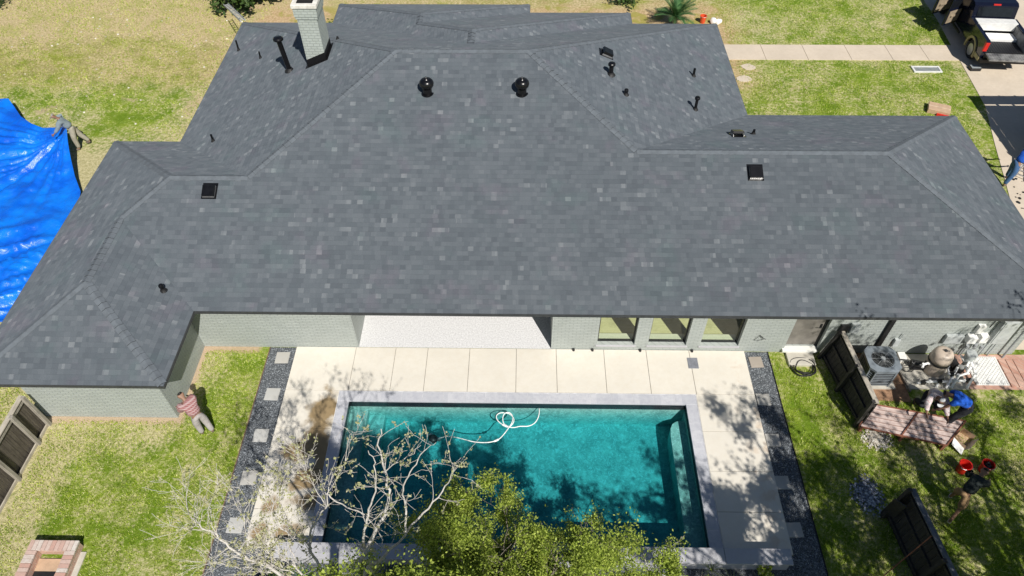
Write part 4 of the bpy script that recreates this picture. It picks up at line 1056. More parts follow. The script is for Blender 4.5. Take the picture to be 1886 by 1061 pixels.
stones('white_pebbles', 520, gz(9.75, 10.22, .42, .36, .014, .036), pale.m, 'pale pebbles spilled on the grass beside the lying panel', 'pebbles')
stones('blue_gravel_heap', 620, gz(9.0, 8.55, .42, .58, .016, .038), blue.m, 'blue grey gravel scattered by the black stained fence end', 'gravel')
stones('lawn_debris', 160, lambda g: ((g.uniform(-24, -12.5), g.uniform(24, 34), .01), g.choice([.02, .03, .05])), pale.m, 'small pale scraps scattered on the left front lawn', 'scraps')
stones('roofing_scraps', 90, lambda g: ((lambda t: (18.9-1.3*t+g.uniform(-.7, .9), 21.3-5.5*t, .03))(g.random()), g.choice([.02, .03, .06])), M['blackmatte'], 'black roofing scraps strewn on the drive edge', 'scraps')
# stepping slabs half buried in the front lawn by the roof edge
for i, (q, l) in enumerate((((1378, 124), 'pale stone slab in the front lawn just below the walk'), ((1371, 146), 'pale stone slab in the front lawn farther below the walk beside the roof edge'))):
    p = un(*q); mb = MB(); rng = random.Random(i+40); n = 9
    pts = [(p.x+.33*(1+rng.uniform(-.2, .2))*math.cos(2*math.pi*k_/n), p.y+.26*(1+rng.uniform(-.2, .2))*math.sin(2*math.pi*k_/n)) for k_ in range(n)]
    mb.face([(*a, .03) for a in pts])
    for k_ in range(n): a, b = pts[k_], pts[(k_+1) % n]; mb.face([(*a, -.02), (*b, -.02), (*b, .03), (*a, .03)])
    tag(mb.build('stone_slab', M['drive'], loc=(p.x, p.y, 0)), l, 'stone slab', 'irregular slabs in the front lawn')

# brick fire pit at the lower left
fp = empty('brick_planter', (-11.4, 5.8, 0), 0, 'low hollow red brick planter box at the lower left corner', 'planter')
ax0, ax1, ay0, ay1 = -12.05, -10.89, 4.9, 6.92; wt = .21
for k_, (a, b, c, d) in enumerate(((ax0, ax1, ay1-wt, ay1), (ax0, ax0+wt, ay0+wt, ay1-wt-.004), (ax1-wt, ax1, ay0+wt, ay1-wt-.004), (ax0, ax1, ay0, ay0+wt-.004))):
    mb = MB(); mb.box(a, b, c, d, -.3, .26); P_(mb, 'brick_side', M['redbrick'], fp)
mb = MB(); rng = random.Random(12)
def course(x0, x1, y0, y1, alongx):
    L = (x1-x0) if alongx else (y1-y0); n = round(L/.105)
    for i in range(n):
        dz = rng.uniform(-.004, .006)
        if alongx: mb.box(x0+i*L/n+.004, x0+(i+1)*L/n-.004, y0, y1, .26, .315+dz)
        else: mb.box(x0, x1, y0+i*L/n+.004, y0+(i+1)*L/n-.004, .26, .315+dz)
course(ax0-.02, ax1+.02, ay1-wt-.02, ay1+.02, True); course(ax0-.02, ax0+wt+.02, ay0, ay1-wt-.024, False); course(ax1-wt-.02, ax1+.02, ay0, ay1-wt-.024, False)
k = N('coping_brick'); gi = k.n('ShaderNodeNewGeometry'); cc = k.ramp(gi.outputs['Random Per Island'], [(0, (.52, .30, .24)), (.5, (.60, .46, .40)), (1, (.64, .60, .55))])
M['capbrick'] = k.fin(k.mix(k.mr(k.noise(14, 4, .7), .4, .7, 0, .6), cc, (.42, .30, .25)), .85, k.bump(k.noise(60), .006))
P_(mb, 'brick_coping', M['capbrick'], fp, bevel=.005)
mb = MB(); mb.box(ax0+wt+.001, ax1-wt-.001, ay1-wt-.42, ay1-wt-.12, -.05, .03); mb.box(ax0+wt+.001, ax1-wt-.001, ay0+wt, ay1-wt-.1, -.05, .012, mi=1); P_(mb, 'lid_and_dark_sheet', [M['cardboard'], M['blackmatte']], fp)  # tan lid board; black sheet beneath darkens the planter opening
mb = MB(); mb.box(ax1, ax1+.14, ay0, ay1-.15, -.05, .03); P_(mb, 'mortar_footing', M['pad'], fp)

# ================================================================== TARP
tp = empty('tarp', (-20, 20, 0), 0, 'huge wrinkled shiny blue tarp spread over the left lawn beside the house', 'tarp')
Rb = [un(-60, 186, .5), un(15, 181, .55), un(26, 196, .5), un(38, 214, .45), un(58, 228, .40), un(78, 235, .38), un(98, 234, .6), un(122, 232, 1.0)]
Re = [un(122, 232, 1.0), un(125, 262, .85), un(130, 290, .6), un(137, 322, .42), (lambda p: p)(un(148, 352, .28)), Vector((-15.7, 17.6, .16)), Vector((-15.5, 15.6, .14)), Vector((-15.9, 13.9, .1))]
def cr(P, t):
    n = len(P)-1; f = t*n; i = min(int(f), n-1); return Vector(P[i]).lerp(Vector(P[i+1]), f-i)
Lb = [Rb[0].copy(), Vector((-26.5, 20, .3)), Vector((-26, 14.4, .1))]
Bt = [Vector((-26, 14.4, .1)), Vector((-21, 13.9, .1)), Vector((-15.9, 13.9, .1))]
hc_ = un(122, 232, 1.0); NU, NV = 210, 190
V = []
for j in range(NV+1):
    v = j/NV
    for i in range(NU+1):
        u = i/NU
        t_, b_, l_, r_ = cr(Rb, u), cr(Bt, u), cr(Lb, v), cr(Re, v)
        p = t_*(1-v)+b_*v+l_*(1-u)+r_*u-(Vector(Rb[0])*(1-u)*(1-v)+Vector(Rb[-1])*u*(1-v)+Vector(Bt[0])*(1-u)*v+Vector(Bt[-1])*u*v)
        dx, dy = p.x-hc_.x, p.y-hc_.y; d = math.hypot(dx, dy); an = math.atan2(dy, dx)
        ed = min(1, d/1.2)
        fold = (abs(mnoise.noise((an*5.5, d*.10, 3)))-.2)*.62*math.exp(-d/4.2)*ed
        # long parallel creases in the lower part, rising to the right
        s1 = p.x*.42-p.y*1.0; cr_ = max(0, min(1, (18.8-p.y)/2.2))
        fold += (abs(mnoise.noise((s1*1.9, p.x*.14, 7)))-.2)*.80*cr_
        fold += mnoise.noise((p.x*.6, p.y*.9, 1))*.16+mnoise.noise((p.x*1.8+p.y*.4, p.y*2.6, 5))*.06+(abs(mnoise.noise((p.x*3+p.y, p.y*4.2, 9)))-.2)*(.04+.12*cr_)
        p = p+Vector((0, 0, fold*min(1, min(u, v, 1-v, 1-u)*16+.25)))
        p.z = max(p.z, .03); V.append(p)
mb = MB(); mb.v = [tuple(p) for p in V]
for j in range(NV):
    for i in range(NU): a = j*(NU+1)+i; mb.f.append((a, a+1, a+NU+2, a+NU+1)); mb.mi.append(0)
k = N('blue_tarp'); nn_ = k.noise(1.0, 5, .6)
c = k.mix(k.mr(nn_, .3, .7), (.002, .10, .62), (.004, .20, .84))  # paler blue patches paint sheen into the tarp colour
M['tarp'] = k.fin(c, k.mr(k.noise(3, 3), .3, .7, .22, .40), k.bump(k.math('ADD', k.noise(5, 5, .65, dist=.8), k.math('MULTIPLY', k.noise(30, 2), .15)), .05, .6), spec=.7)
P_(mb, 'sheet', M['tarp'], tp, smooth=True)

# ================================================================== PICKUP TRUCK
tx, ty = 20.85, 28.75
truck = empty('pickup_truck', (tx, ty, 0), R(-4), 'black pickup truck on the drive with tailgate down and left doors open', 'pickup truck')
def TP(mb, name, mat, parent=None, **kw):
    o = mb.build(name, mat, parent or truck, **kw); return o
W = .98
def prism(mb, prof, x0, x1, mi=0):
    """prof: list of (y,z) outline, extruded from x0 to x1"""
    n = len(prof)
    mb.face([(x0, y, z) for y, z in prof][::-1], mi); mb.face([(x1, y, z) for y, z in prof], mi)
    for i in range(n):
        (a, b), (c, d) = prof[i], prof[(i+1) % n]; mb.face([(x0, a, b), (x0, c, d), (x1, c, d), (x1, a, b)], mi)
for s_ in (-1, 1):
    mb = MB(); out = []
    arch = [(1.02+.46*math.cos(t), .42+.46*math.sin(t)) for t in [math.pi*i/12 for i in range(13)]]
    prof = [(0, .55), (0, 1.3), (.05, 1.34), (2.05, 1.34), (2.05, .5)]+[(y, z) for y, z in arch if z > .5]+[(.3, .5)]
    prism(mb, prof, s_*W-.0 if s_ < 0 else W-.16, s_*W+.16 if s_ < 0 else W); TP(mb, 'bed_side', M['carpaint'], bevel=.012)
    mb = MB()
    o_ = [(1.02+.56*math.cos(t), .42+.56*math.sin(t)) for t in [math.pi*i/14 for i in range(-1, 16)]]; i_ = [(1.02+.46*math.cos(t), .42+.46*math.sin(t)) for t in [math.pi*i/14 for i in range(-1, 16)]]
    prism(mb, o_+i_[::-1], s_*(W+.05) if s_ < 0 else W-.02, s_*(W-.02) if s_ < 0 else W+.05); TP(mb, 'fender_flare', M['tan'], bevel=.008)
    mb = MB(); mb.box(s_*W-.02, s_*W+.02, .0, .48, .42, .60); TP(mb, 'lower_trim', M['tan'])
    # wheels, rear
    wx_ = s_*(W-.16)
    mb = MB(); 
    for rr, ww in ((.40, .13),): mb.tube([(wx_-ww, 1.02, .40), (wx_-ww*.7, 1.02, .40), (wx_+ww*.7, 1.02, .40), (wx_+ww, 1.02, .40)], [rr*.9, rr, rr, rr*.9], 28)
    whl = TP(mb, 'wheel', M['rubber'])
    mb = MB(); mb.tube([(wx_-.135, 1.02, .40), (wx_+.135, 1.02, .40)], [.25, .25], 20)
    rm = mb.build('rim', M['alu'], whl)
    mb = MB(); mb.box(s_*W-.16 if s_ > 0 else -W-.005, s_*W+.005 if s_ > 0 else -W+.16, -.012, .12, .88, 1.28); TP(mb, 'tail_light', M['red'], bevel=.01)
mb = MB(); mb.box(-W+.17, W-.17, .02, 2.05, .76, .82)
for i in range(15): mb.box(-W+.2+i*.108, -W+.25+i*.108, .02, 2.0, .82, .835)
TP(mb, 'bed_floor', M['blackplastic'])
k = N('bed_liner_dusty'); f = k.noise(2.0, 5, .7); M['liner'] = k.fin(k.mix(k.mr(f, .35, .65), (.30, .30, .29), (.07, .07, .075)), .7)
mb = MB(); mb.box(-W+.16, W-.16, 2.0, 2.06, .80, 1.34); TP(mb, 'bed_front_wall', M['liner'])
for s_ in (-1, 1):
    mb = MB(); mb.box(s_*W-.18 if s_ > 0 else -W+.16, s_*W-.16 if s_ > 0 else -W+.18, .03, 2.0, .82, 1.3); TP(mb, 'bed_liner', M['liner'])
mb = MB(); mb.box(-W+.17, W-.17, -.52, .0, .72, .80)
for i in range(15): mb.box(-W+.2+i*.108, -W+.25+i*.108, -.50, -.02, .80, .812)
TP(mb, 'tailgate', M['liner'], bevel=.008)
mb = MB(); mb.box(-W+.02, W-.02, -.16, .02, .42, .56); mb.box(-W+.05, -.3, -.2, -.05, .56, .585); mb.box(.3, W-.05, -.2, -.05, .56, .585); TP(mb, 'rear_bumper', M['blackmatte'], bevel=.012)
mb = MB(); mb.box(-W+.12, W-.12, 1.55, 1.98, 1.02, 1.38); TP(mb, 'tool_chest', M['whitemetal'], bevel=.015)
mb = MB(); mb.box(-W+.25, W-.2, .95, 1.5, .84, .95); TP(mb, 'white_sheet', M['white'])
mb = MB(); prism(mb, [(2.1, .5), (2.1, 1.28), (2.18, 1.32), (2.30, 1.80), (2.45, 1.88), (4.0, 1.88), (4.25, 1.80), (4.75, 1.32), (6.0, 1.18), (6.15, 1.0), (6.15, .5)], -W+.04, W-.04); body = TP(mb, 'cab', M['carpaint'], bevel=.05)
mb = MB(); prism(mb, [(2.175, 1.36), (2.285, 1.74), (2.275, 1.745), (2.165, 1.365)], -.75, .75); TP(mb, 'rear_window', M['darkglass'])
mb = MB(); prism(mb, [(4.30, 1.79), (4.76, 1.345), (4.78, 1.36), (4.32, 1.80)], -.82, .82); TP(mb, 'windscreen', M['darkglass'])
mb = MB(); mb.box(-.16, .16, 2.31, 2.36, 1.81, 1.87); TP(mb, 'brake_light', M['red'], bevel=.005)
for y0, y1, ang in ((2.35, 3.25, 58), (3.3, 4.35, 62)):      # open left doors, hinged at their front edge
    mb = MB(); Mx = Matrix.Translation((-W+.02, y1, 0)) @ Matrix.Rotation(R(-ang), 4, 'Z') @ Matrix.Translation((W-.02, -y1, 0))
    Mx2 = Mx; mb.box(-W-.02, -W+.07, y0, y1, .55, 1.30, M=Mx2)
    mb.box(-W+.0, -W+.04, y0+.02, y0+.07, 1.30, 1.75, M=Mx2); mb.box(-W+.0, -W+.04, y0+.07, y1-.2, 1.71, 1.75, M=Mx2); d_o = TP(mb, 'door', M['carpaint'], bevel=.015)
    mb = MB(); mb.box(-W+.072, -W+.10, y0+.06, y1-.08, .65, 1.22, M=Mx2); mb.box(-W+.10, -W+.15, y0+.2, y1-.3, .95, 1.02, M=Mx2)
    o = mb.build('door_trim', simple('tan_upholstery', (.30, .24, .17), .7), d_o)
    mb = MB(); mb.box(-W+.015, -W+.025, y0+.07, y1-.2, 1.30, 1.71, M=Mx2); mb.build('door_window', M['darkglass'], d_o)
for s_ in (-1, 1):
    mb = MB(); wx_ = s_*(W-.16); mb.tube([(wx_-.13, 5.1, .40), (wx_-.09, 5.1, .40), (wx_+.09, 5.1, .40), (wx_+.13, 5.1, .40)], [.36, .40, .40, .36], 28); whl = TP(mb, 'wheel', M['rubber'])
    mb = MB(); mb.tube([(wx_-.135, 5.1, .40), (wx_+.135, 5.1, .40)], [.25, .25], 20); mb.build('rim', M['alu'], whl)
mb = MB(); mb.box(-W-.06, -W+.0, 2.4, 4.3, .38, .46); TP(mb, 'side_step', M['blackmatte'])
sb = empty('black_case', (20.15, 28.95, 0), 0, 'small grey black case on the drive behind the truck wheel', 'case')
mb = MB(); mb.box(19.68, 20.12, 28.62, 28.92, .02, .16); P_(mb, 'case_body', M['blackplastic'], sb, bevel=.01)
mb = MB(); mb.box(19.7, 20.1, 28.64, 28.90, .16, .175); P_(mb, 'lid', M['grey'], sb)

# unseen trailer shape added off frame to cast the slotted shadow on the drive
tr = empty('trailer_shadow_caster', (22.3, 22.5, 0), 0, 'unseen tall trailer shape casting the wide shadow on the drive', 'trailer')
mb = MB(); mb.box(20.05, 23.2, 20.4, 24.2, 1.0, 1.08); P_(mb, 'trailer_floor', M['blackmatte'], tr)
for a, b, c, d in ((20.0, 20.06, 20.4, 24.2), (23.2, 23.26, 20.4, 24.2), (20.0, 23.26, 24.2, 24.26), (20.0, 23.26, 20.34, 20.4)):
    mb = MB(); mb.box(a, b, c, d, .9, 2.15); mb.box(a, b, c, d, 2.32, 3.0)
    n = 5
    for i in range(n+1):
        xx, yy = a+(b-a)*i/n, c+(d-c)*i/n; mb.box(xx-.04, xx+.04, yy-.04, yy+.04, .8, 3.03)
    P_(mb, 'trailer_wall', M['grey'], tr)
for xx in (20.0, 23.25):
    for yy in (21.9, 22.8):
        mb = MB(); mb.tube([(xx-.12, yy, .38), (xx+.12, yy, .38)], .38, 24); P_(mb, 'wheel', M['rubber'], tr)

# ================================================================== LADDERS
def ladder(name, a, b, width, label, n=12, mat='alu', side=None):
    a, b = Vector(a), Vector(b); d = (b-a).normalized(); s_ = side or d.cross(Vector((0, 0, 1))).normalized()
    t = empty(name, a, 0, label, 'ladder'); s_ = Vector(s_).normalized()
    for k_ in (-1, 1):
        mb = MB(); mb.beam(a+s_*k_*width/2, b+s_*k_*width/2, .03, .075); P_(mb, 'side_rail', M[mat], t)
    for i in range(n):
        mb = MB(); p = a.lerp(b, (i+.6)/n); mb.tube([p-s_*width/2, p+s_*width/2], .016, 6); P_(mb, 'rung', M[mat], t)
ladder('ladder', tuple(un(416, 8, 1.4)), (-11.75, 28.05, 2.62), .2, 'aluminium ladder leaning on the far left corner of the roof', 14, mat='steelgrey', side=(.9, .5, 0))
ladder('ladder', (18.55, 21.2, .1), (19.55, 22.3, .75), .42, 'aluminium ladder on the drive beside the man in blue at the right edge', 8)

# ================================================================== VEGETATION
def leaves(name, cen, size, mat, parent=None, seed=1, up=.5, aspect=.55, per=1, kindlabel=None):
    rg = np.random.default_rng(seed); cen = np.asarray(cen, float); n = len(cen)
    nr = rg.normal(size=(n, 3)); nr[:, 2] = np.abs(nr[:, 2])+up; nr /= np.linalg.norm(nr, axis=1)[:, None]
    t = rg.normal(size=(n, 3)); a = np.cross(nr, t); a /= np.linalg.norm(a, axis=1)[:, None]; b = np.cross(nr, a)
    s = (size*rg.uniform(.6, 1.35, n))[:, None]
    v = np.empty((n, 4, 3)); v[:, 0] = cen-a*s; v[:, 1] = cen+b*s*aspect-nr*s*.15; v[:, 2] = cen+a*s; v[:, 3] = cen-b*s*aspect-nr*s*.15
    me = bpy.data.meshes.new(name); me.vertices.add(n*4); me.vertices.foreach_set('co', v.ravel())
    me.loops.add(n*4); me.loops.foreach_set('vertex_index', np.arange(n*4, dtype=np.int32))
    me.polygons.add(n); me.polygons.foreach_set('loop_start', np.arange(n, dtype=np.int32)*4)
    try: me.polygons.foreach_set('loop_total', np.full(n, 4, dtype=np.int32))
    except Exception: pass
    me.materials.append(mat); me.update(calc_edges=True); me.validate()
    o = bpy.data.objects.new(name, me); C.objects.link(o)
    if parent:
        o.parent = parent; o.matrix_parent_inverse = Matrix.Translation(-Vector(parent.location))
    return o
def rv(rng, s=1): return Vector((rng.gauss(0, s), rng.gauss(0, s), rng.gauss(0, s)))
def branch(mb, tips, p, d, L, r, depth, rng, wob=.22, kids=(2, 4), ratio=.62, spread=.75, up=.10, n=5, minr=.004, sides=5, lim=None):
    pts, rs = [Vector(p)], [r]; d = Vector(d).normalized(); q = Vector(p)
    for i in range(n):
        d = (d+rv(rng, wob)*.5+Vector((0, 0, up))*.3).normalized(); q = q+d*(L/n)
        if lim and not lim(q): break
        pts.append(q.copy()); rs.append(max(minr, r*(1-.55*(i+1)/n)))
    if len(pts) < 2: return
    mb.tube(pts, rs, sides if r > .02 else 4, cap=False)
    if depth == 0:
        tips += [(x.copy(), d.copy()) for x in pts[1:]]; return
    k = rng.randint(*kids)
    for j in range(k):
        f = rng.uniform(.35, 1.0); ix = min(len(pts)-1, max(1, int(f*(len(pts)-1)+.5)))
        dd = (d+rv(rng, spread)).normalized()
        branch(mb, tips, pts[ix], dd, L*ratio*rng.uniform(.75, 1.2), max(minr, rs[ix]*.62), depth-1, rng, wob, kids, ratio, spread, up, n, minr, sides, lim)
    dd = (d+rv(rng, .3)).normalized()
    branch(mb, tips, pts[-1], dd, L*ratio, max(minr, rs[-1]*.9), depth-1, rng, wob, kids, ratio, spread, up, n, minr, sides, lim)
def limb(mb, pts, r0, r1, rng, tips, twig=0.55, nt=8, depth=1, sides=7, minr=.004, lim=None, kids=(1, 3)):
    P = [Vector(p) for p in pts]; sp = []
    for i in range(len(P)-1):
        p0, p1, p2, p3 = P[max(i-1, 0)], P[i], P[i+1], P[min(i+2, len(P)-1)]
        for t in (0, .25, .5, .75): sp.append(.5*((2*p1)+(-p0+p2)*t+(2*p0-5*p1+4*p2-p3)*t*t+(-p0+3*p1-3*p2+p3)*t**3)+rv(rng, .012))
    sp.append(P[-1]); n = len(sp); rs = [r0+(r1-r0)*(i/(n-1))**.8 for i in range(n)]
    mb.tube(sp, rs, sides, cap=False)
    for j in range(nt):
        i = min(n-1, max(1, int(rng.uniform(.15, 1)*n)))
        d = (sp[i]-sp[i-1]).normalized()
        branch(mb, tips, sp[i], (d*.7+rv(rng, .7)), twig*rng.uniform(.6, 1.3), max(minr, rs[i]*.45), depth, rng, kids=kids, minr=minr, lim=lim)
    return sp

# --- bare tree with opening pale buds, lower left
rng = random.Random(21)
bt = empty('budding_tree', (-3.4, 2.6, 0), 0, 'nearly bare pale tree with small opening buds left of the green tree', 'tree')
mb = MB(); tips = []
T = Vector((-2.9, 3.3, 4.6))
mb.tube([(-3.4, 2.6, -.1), (-3.35, 2.75, 1.6), (-3.15, 3.0, 3.2), T], [.16, .13, .12, .11], 10, cap=False)
un3 = lambda a, b, c: un(a, b, c+2.9)
up_ = lambda *q: [T]+[un3(*x) for x in q]
LIMBS = [
 (up_((655,1061,2.8),(690,985,3.3),(715,925,3.7),(712,880,4.1),(700,830,4.6),(702,790,4.95)), .065, .012, 8),
 ([un3(672,1020,2.9), un3(668,985,3.3), un3(678,950,3.7), un3(690,905,4.1), un3(692,860,4.5), un3(678,830,4.8)], .04, .008, 5),
 (up_((670,1061,2.5),(705,1025,2.9),(758,968,3.4),(798,925,3.8),(825,890,4.1),(835,862,4.35)), .05, .009, 8),
 ([un3(748,978,3.35), un3(746,930,3.75), un3(742,895,4.1), un3(760,862,4.4), un3(780,832,4.7), un3(803,815,4.9)], .03, .006, 5),
 ([un3(704,870,4.1), un3(732,852,4.3), un3(757,838,4.5), un3(775,820,4.7)], .016, .005, 5),
 ([un3(604,912,3.6), un3(640,935,3.5), un3(672,948,3.45), un3(705,995,3.3)], .018, .014, 4),
 (up_((590,1050,2.5),(572,1015,2.8),(576,975,3.1),(600,935,3.4),(604,905,3.7),(612,870,4.0)), .05, .009, 12),
 ([un3(573,1010,2.8), un3(548,985,3.0), un3(520,975,3.2), un3(500,950,3.4), un3(505,905,3.7)], .03, .007, 16),
 (up_((520,1061,2.3),(470,1035,2.5),(432,1015,2.7),(398,985,2.9),(365,968,3.1),(358,945,3.3)), .055, .012, 16),
 ([un3(362,965,3.05), un3(345,935,3.3), un3(343,905,3.6), un3(338,885,3.8)], .014, .005, 6),
 ([un3(368,968,3.05), un3(340,975,3.1), un3(318,985,3.2)], .012, .004, 4),
 ([un3(400,990,2.9), un3(385,950,3.2), un3(392,915,3.5), un3(410,890,3.7)], .014, .004, 6),
 ([un3(440,1015,2.7), un3(455,985,3.0), un3(450,950,3.3), un3(470,905,3.6)], .018, .005, 9),
 (up_((560,1061,2.2),(520,1030,2.5),(512,1000,2.7),(495,975,2.9)), .035, .01, 16),
 ([un3(600,930,3.5), un3(580,900,3.7), un3(560,860,3.9), un3(545,830,4.1)], .014, .004, 14),
 ([un3(612,880,3.9), un3(635,850,4.2), un3(640,815,4.5), un3(650,795,4.7)], .014, .004, 7),
 ([un3(760,965,3.4), un3(740,985,3.3), un3(700,950,3.5)], .012, .004, 4),
 ([un3(520,1045,2.4), un3(490,1010,2.6), un3(470,980,2.9), un3(440,940,3.2), un3(425,905,3.5)], .02, .004, 18),
 ([un3(560,1050,2.4), un3(535,1010,2.7), un3(530,960,3.0), un3(515,925,3.3), un3(520,880,3.6)], .02, .004, 15),
 ([un3(500,1055,2.3), un3(450,1045,2.4), un3(410,1040,2.5), un3(380,1020,2.7)], .02, .004, 15),
 ([un3(540,1055,2.3), un3(500,1040,2.4), un3(480,1015,2.6)], .02, .006, 15),
]
lim = lambda q: q.z > 4.3
for pts, r0, r1, k_ in LIMBS: limb(mb, pts, r0*.66, r1*.66, rng, tips, .36, int(k_*1.7), 1, lim=lim, kids=(1, 3), minr=.003)
P_(mb, 'branches', M['bark'], bt)
rg = random.Random(3); cs = []
for p, d in tips:
    if rg.random() < .20:
        for _ in range(rg.randint(3, 7)): cs.append(p+rv(rg, .018))
leaves('buds', cs, .020, M['bud'], bt, 5, aspect=.7)

# --- dense green tree, lower middle
rng = random.Random(7)
gt = empty('green_tree', (-.3, 3.0, 0), 0, 'dense yellow green leafy tree in front of the pool at the bottom', 'tree')
mb = MB(); tips = []
mb.tube([(-.3, 3.0, -.1), (-.28, 3.05, .8), (-.2, 3.2, 1.7)], [.19, .15, .13], 10, cap=False); T = Vector((-.2, 3.2, 1.7))
targets = [(-1.35,7.35,3.9),(-.35,7.0,4.1),(.55,6.3,4.3),(1.35,6.45,3.9),(1.95,6.15,3.8),(2.1,5.4,3.6),(-1.9,6.4,3.9),(-2.1,5.4,3.8),(-.9,6.0,4.6),(.2,5.5,4.8),(1.2,5.2,4.6),(-1.1,5.0,4.9),(-2.6,4.6,3.7),
           (-1.6,3.2,6.9),(-1.0,3.1,7.6),(-2.1,2.7,7.2),(-1.4,2.4,8.2),(-.6,2.4,8.0),(-1.9,2.0,7.8),(-2.5,2.9,7.6), (2.2,4.6,3.6),(3.0,5.1,3.2),(-1.5,6.9,3.3),(.2,6.4,3.4),(1.7,5.9,3.1),(.2,5.25,4.0),(.7,5.2,4.2),(-.2,5.2,4.4),(1.4,4.9,4.0),(.5,6.3,3.2),(-.6,6.2,3.5),(2.6,5.9,3.0)]
for tg in targets:
    tg = Vector(tg)
    if tg.z < 5 and tg.y > 5.3: tg.y -= .85; tg.x *= .95
    mid = T.lerp(tg, .45)+rv(rng, .22)+Vector((0, 0, .25))
    limb(mb, [T, mid, T.lerp(tg, .78)+rv(rng, .15), tg], .05, .010, rng, tips, .50, 22, 1, 6, lim=lambda q: (q.y < 4.4 or q.z < 5.6))
P_(mb, 'branches', M['bark2'], gt)
rg = np.random.default_rng(4); base = np.array([list(p) for p, d in tips]); ok = base[:, 2] > 1.6; base = base[ok]
nper = 40
cc = np.repeat(base, nper, axis=0)+rg.normal(scale=(.085, .085, .07), size=(len(base)*nper, 3))
keep = np.array([mnoise.noise((p[0]*1.9, p[1]*1.9, p[2]*1.9)) > (-.10 if p[2] < 5.4 else -.5) for p in cc]); cc = cc[keep]
hi_ = cc[cc[:, 2] > 5.0]; cc = np.concatenate([cc]+[hi_+rg.normal(scale=.16, size=hi_.shape) for _ in range(3)])
print('green leaves', len(cc))
leaves('foliage', cc, .025, M['leaf'], gt, 6, up=.35, aspect=.5)

# --- sapling twigs at the bottom right of the pool
rng = random.Random(31)
sg = empty('sapling', (3.2, 5.3, 0), 0, 'thin leafless sapling in front of the low pool wall', 'sapling')
mb = MB(); tips = []
b0 = Vector((3.2, 5.3, 0)); t0 = un(1195, 1055, 1.6)
mb.tube([b0, b0.lerp(t0, .5)+Vector((0, 0, .1)), t0], [.03, .025, .02], 6, cap=False)
for pts in ([t0, un(1205, 1035, 1.9), un(1225, 1022, 2.1), un(1236, 1005, 2.3), un(1250, 998, 2.4)], [t0, un(1190, 1035, 1.9), un(1184, 1018, 2.1), un(1180, 1002, 2.3)], [t0, un(1214, 1045, 1.8), un(1232, 1040, 1.9), un(1231, 1015, 2.1)]):
    limb(mb, pts, .014, .004, rng, tips, .16, 5, 0)
P_(mb, 'branches', M['bark'], sg)
rg = random.Random(3); cs = []
for p, d in tips:
    if rg.random() < .5: cs += [p+rv(rg, .02) for _ in range(4)]
leaves('buds', cs, .024, M['bud'], sg, 9)

# --- big trees behind the camera side whose shade falls over pool, patio and right lawn
def big_tree(loc, crown, label, seed, leafn, leafs, mat, r=.22, kid=8, name='shade_tree', tw=1.0, keepth=-.1, lim=None, dep=1):
    rng = random.Random(seed); t = empty(name, (loc[0], loc[1], 0), 0, label, 'tree')
    mb = MB(); tips = []; T = Vector((loc[0], loc[1], loc[2]))
    mb.tube([(loc[0], loc[1], -.1), (loc[0]+.05, loc[1], loc[2]*.5), T], [r, r*.8, r*.7], 12, cap=False); P_(mb, 'trunk', M['bark2'], t)
    mb = MB()
    for tg, rr in crown:
        tg = Vector(tg); mid = T.lerp(tg, .5)+rv(rng, .3)+Vector((0, 0, .3))
        limb(mb, [T, mid, tg], rr, .015, rng, tips, tw, kid, dep, 6, minr=.006, lim=lim)
    P_(mb, 'branches', M['bark2'], t)
    if leafn:
        rg = np.random.default_rng(seed); base = np.array([list(p) for p, d in tips])
        cc = np.repeat(base, leafn, axis=0)+rg.normal(scale=.16, size=(len(base)*leafn, 3))
        if lim: cc = cc[np.array([lim(Vector(p)) for p in cc])]
        keep = np.array([mnoise.noise((p[0]*1.3, p[1]*1.3, p[2]*1.3)) > keepth for p in cc]); cc = cc[keep]
        leaves('foliage', cc, leafs, mat, t, seed)
    return t
fr = lambda q: q.y < .36*(17.7-q.z)-.45 or q.x > (17.7-q.z)*.78+.4
big_tree((9.6, .6, 3.2), [((7.6, 1.9, 7.2), .09), ((8.6, 2.6, 6.6), .09), ((9.8, 2.5, 7.4), .09), ((10.6, 2.0, 6.4), .08), ((8.4, .8, 8.2), .08), ((9.9, .7, 8.6), .08), ((7.2, 2.9, 5.6), .08), ((8.6, 3.4, 5.4), .08), ((6.3,2.2,7.2), .06), ((5.5,1.7,7.9), .05), ((7.0,.9,7.8), .05), ((9.8,3.6,5.0), .08), ((9.4,3.9,8.3), .05), ((10.4,4.6,8.6), .05), ((10.7, 1.9, 7.3), .07), ((11.3, 1.4, 6.6), .07), ((11.2, .6, 7.6), .06), ((10.4, 3.2, 6.2), .06), ((8.0,.2,7.9),.06), ((7.2,2.4,6.6),.06)],
         'leafy shade tree standing in the yard right of the pool wall', 51, 32, .055, M['leaf'], lim=fr, tw=.9, keepth=-.05)
big_tree((13.2, 2.6, 2.6), [((11.0, 3.2, 6.6), .20), ((13.0, 5.0, 6.8), .20), ((15.0, 4.6, 6.5), .18), ((12.4, 1.0, 7.6), .2), ((14.4, 2.2, 8.2), .16), ((16.4, 3.0, 6.2), .10), ((11.9, 4.2, 5.4), .10), ((15.6, 5.6, 6.4), .10), ((13.8, 6.2, 7.2), .10)],
         'large nearly leafless tree standing beyond the black stained fence', 52, 10, .06, M['leaf'], r=.3, lim=fr, tw=1.6, kid=9, keepth=.02, dep=2)

big_tree((2.6, -1.2, 3.5), [((1.2, 1.6, 8.6), .07), ((2.6, 1.9, 8.2), .07), ((3.6, 1.4, 8.8), .07), ((.6, .6, 9.2), .06), ((2.0, .4, 9.6), .06)],
         'slender half bare tree standing behind the green tree', 53, 4, .045, M['leaf'], r=.14, lim=fr, tw=1.1, kid=7, keepth=.02, dep=1)

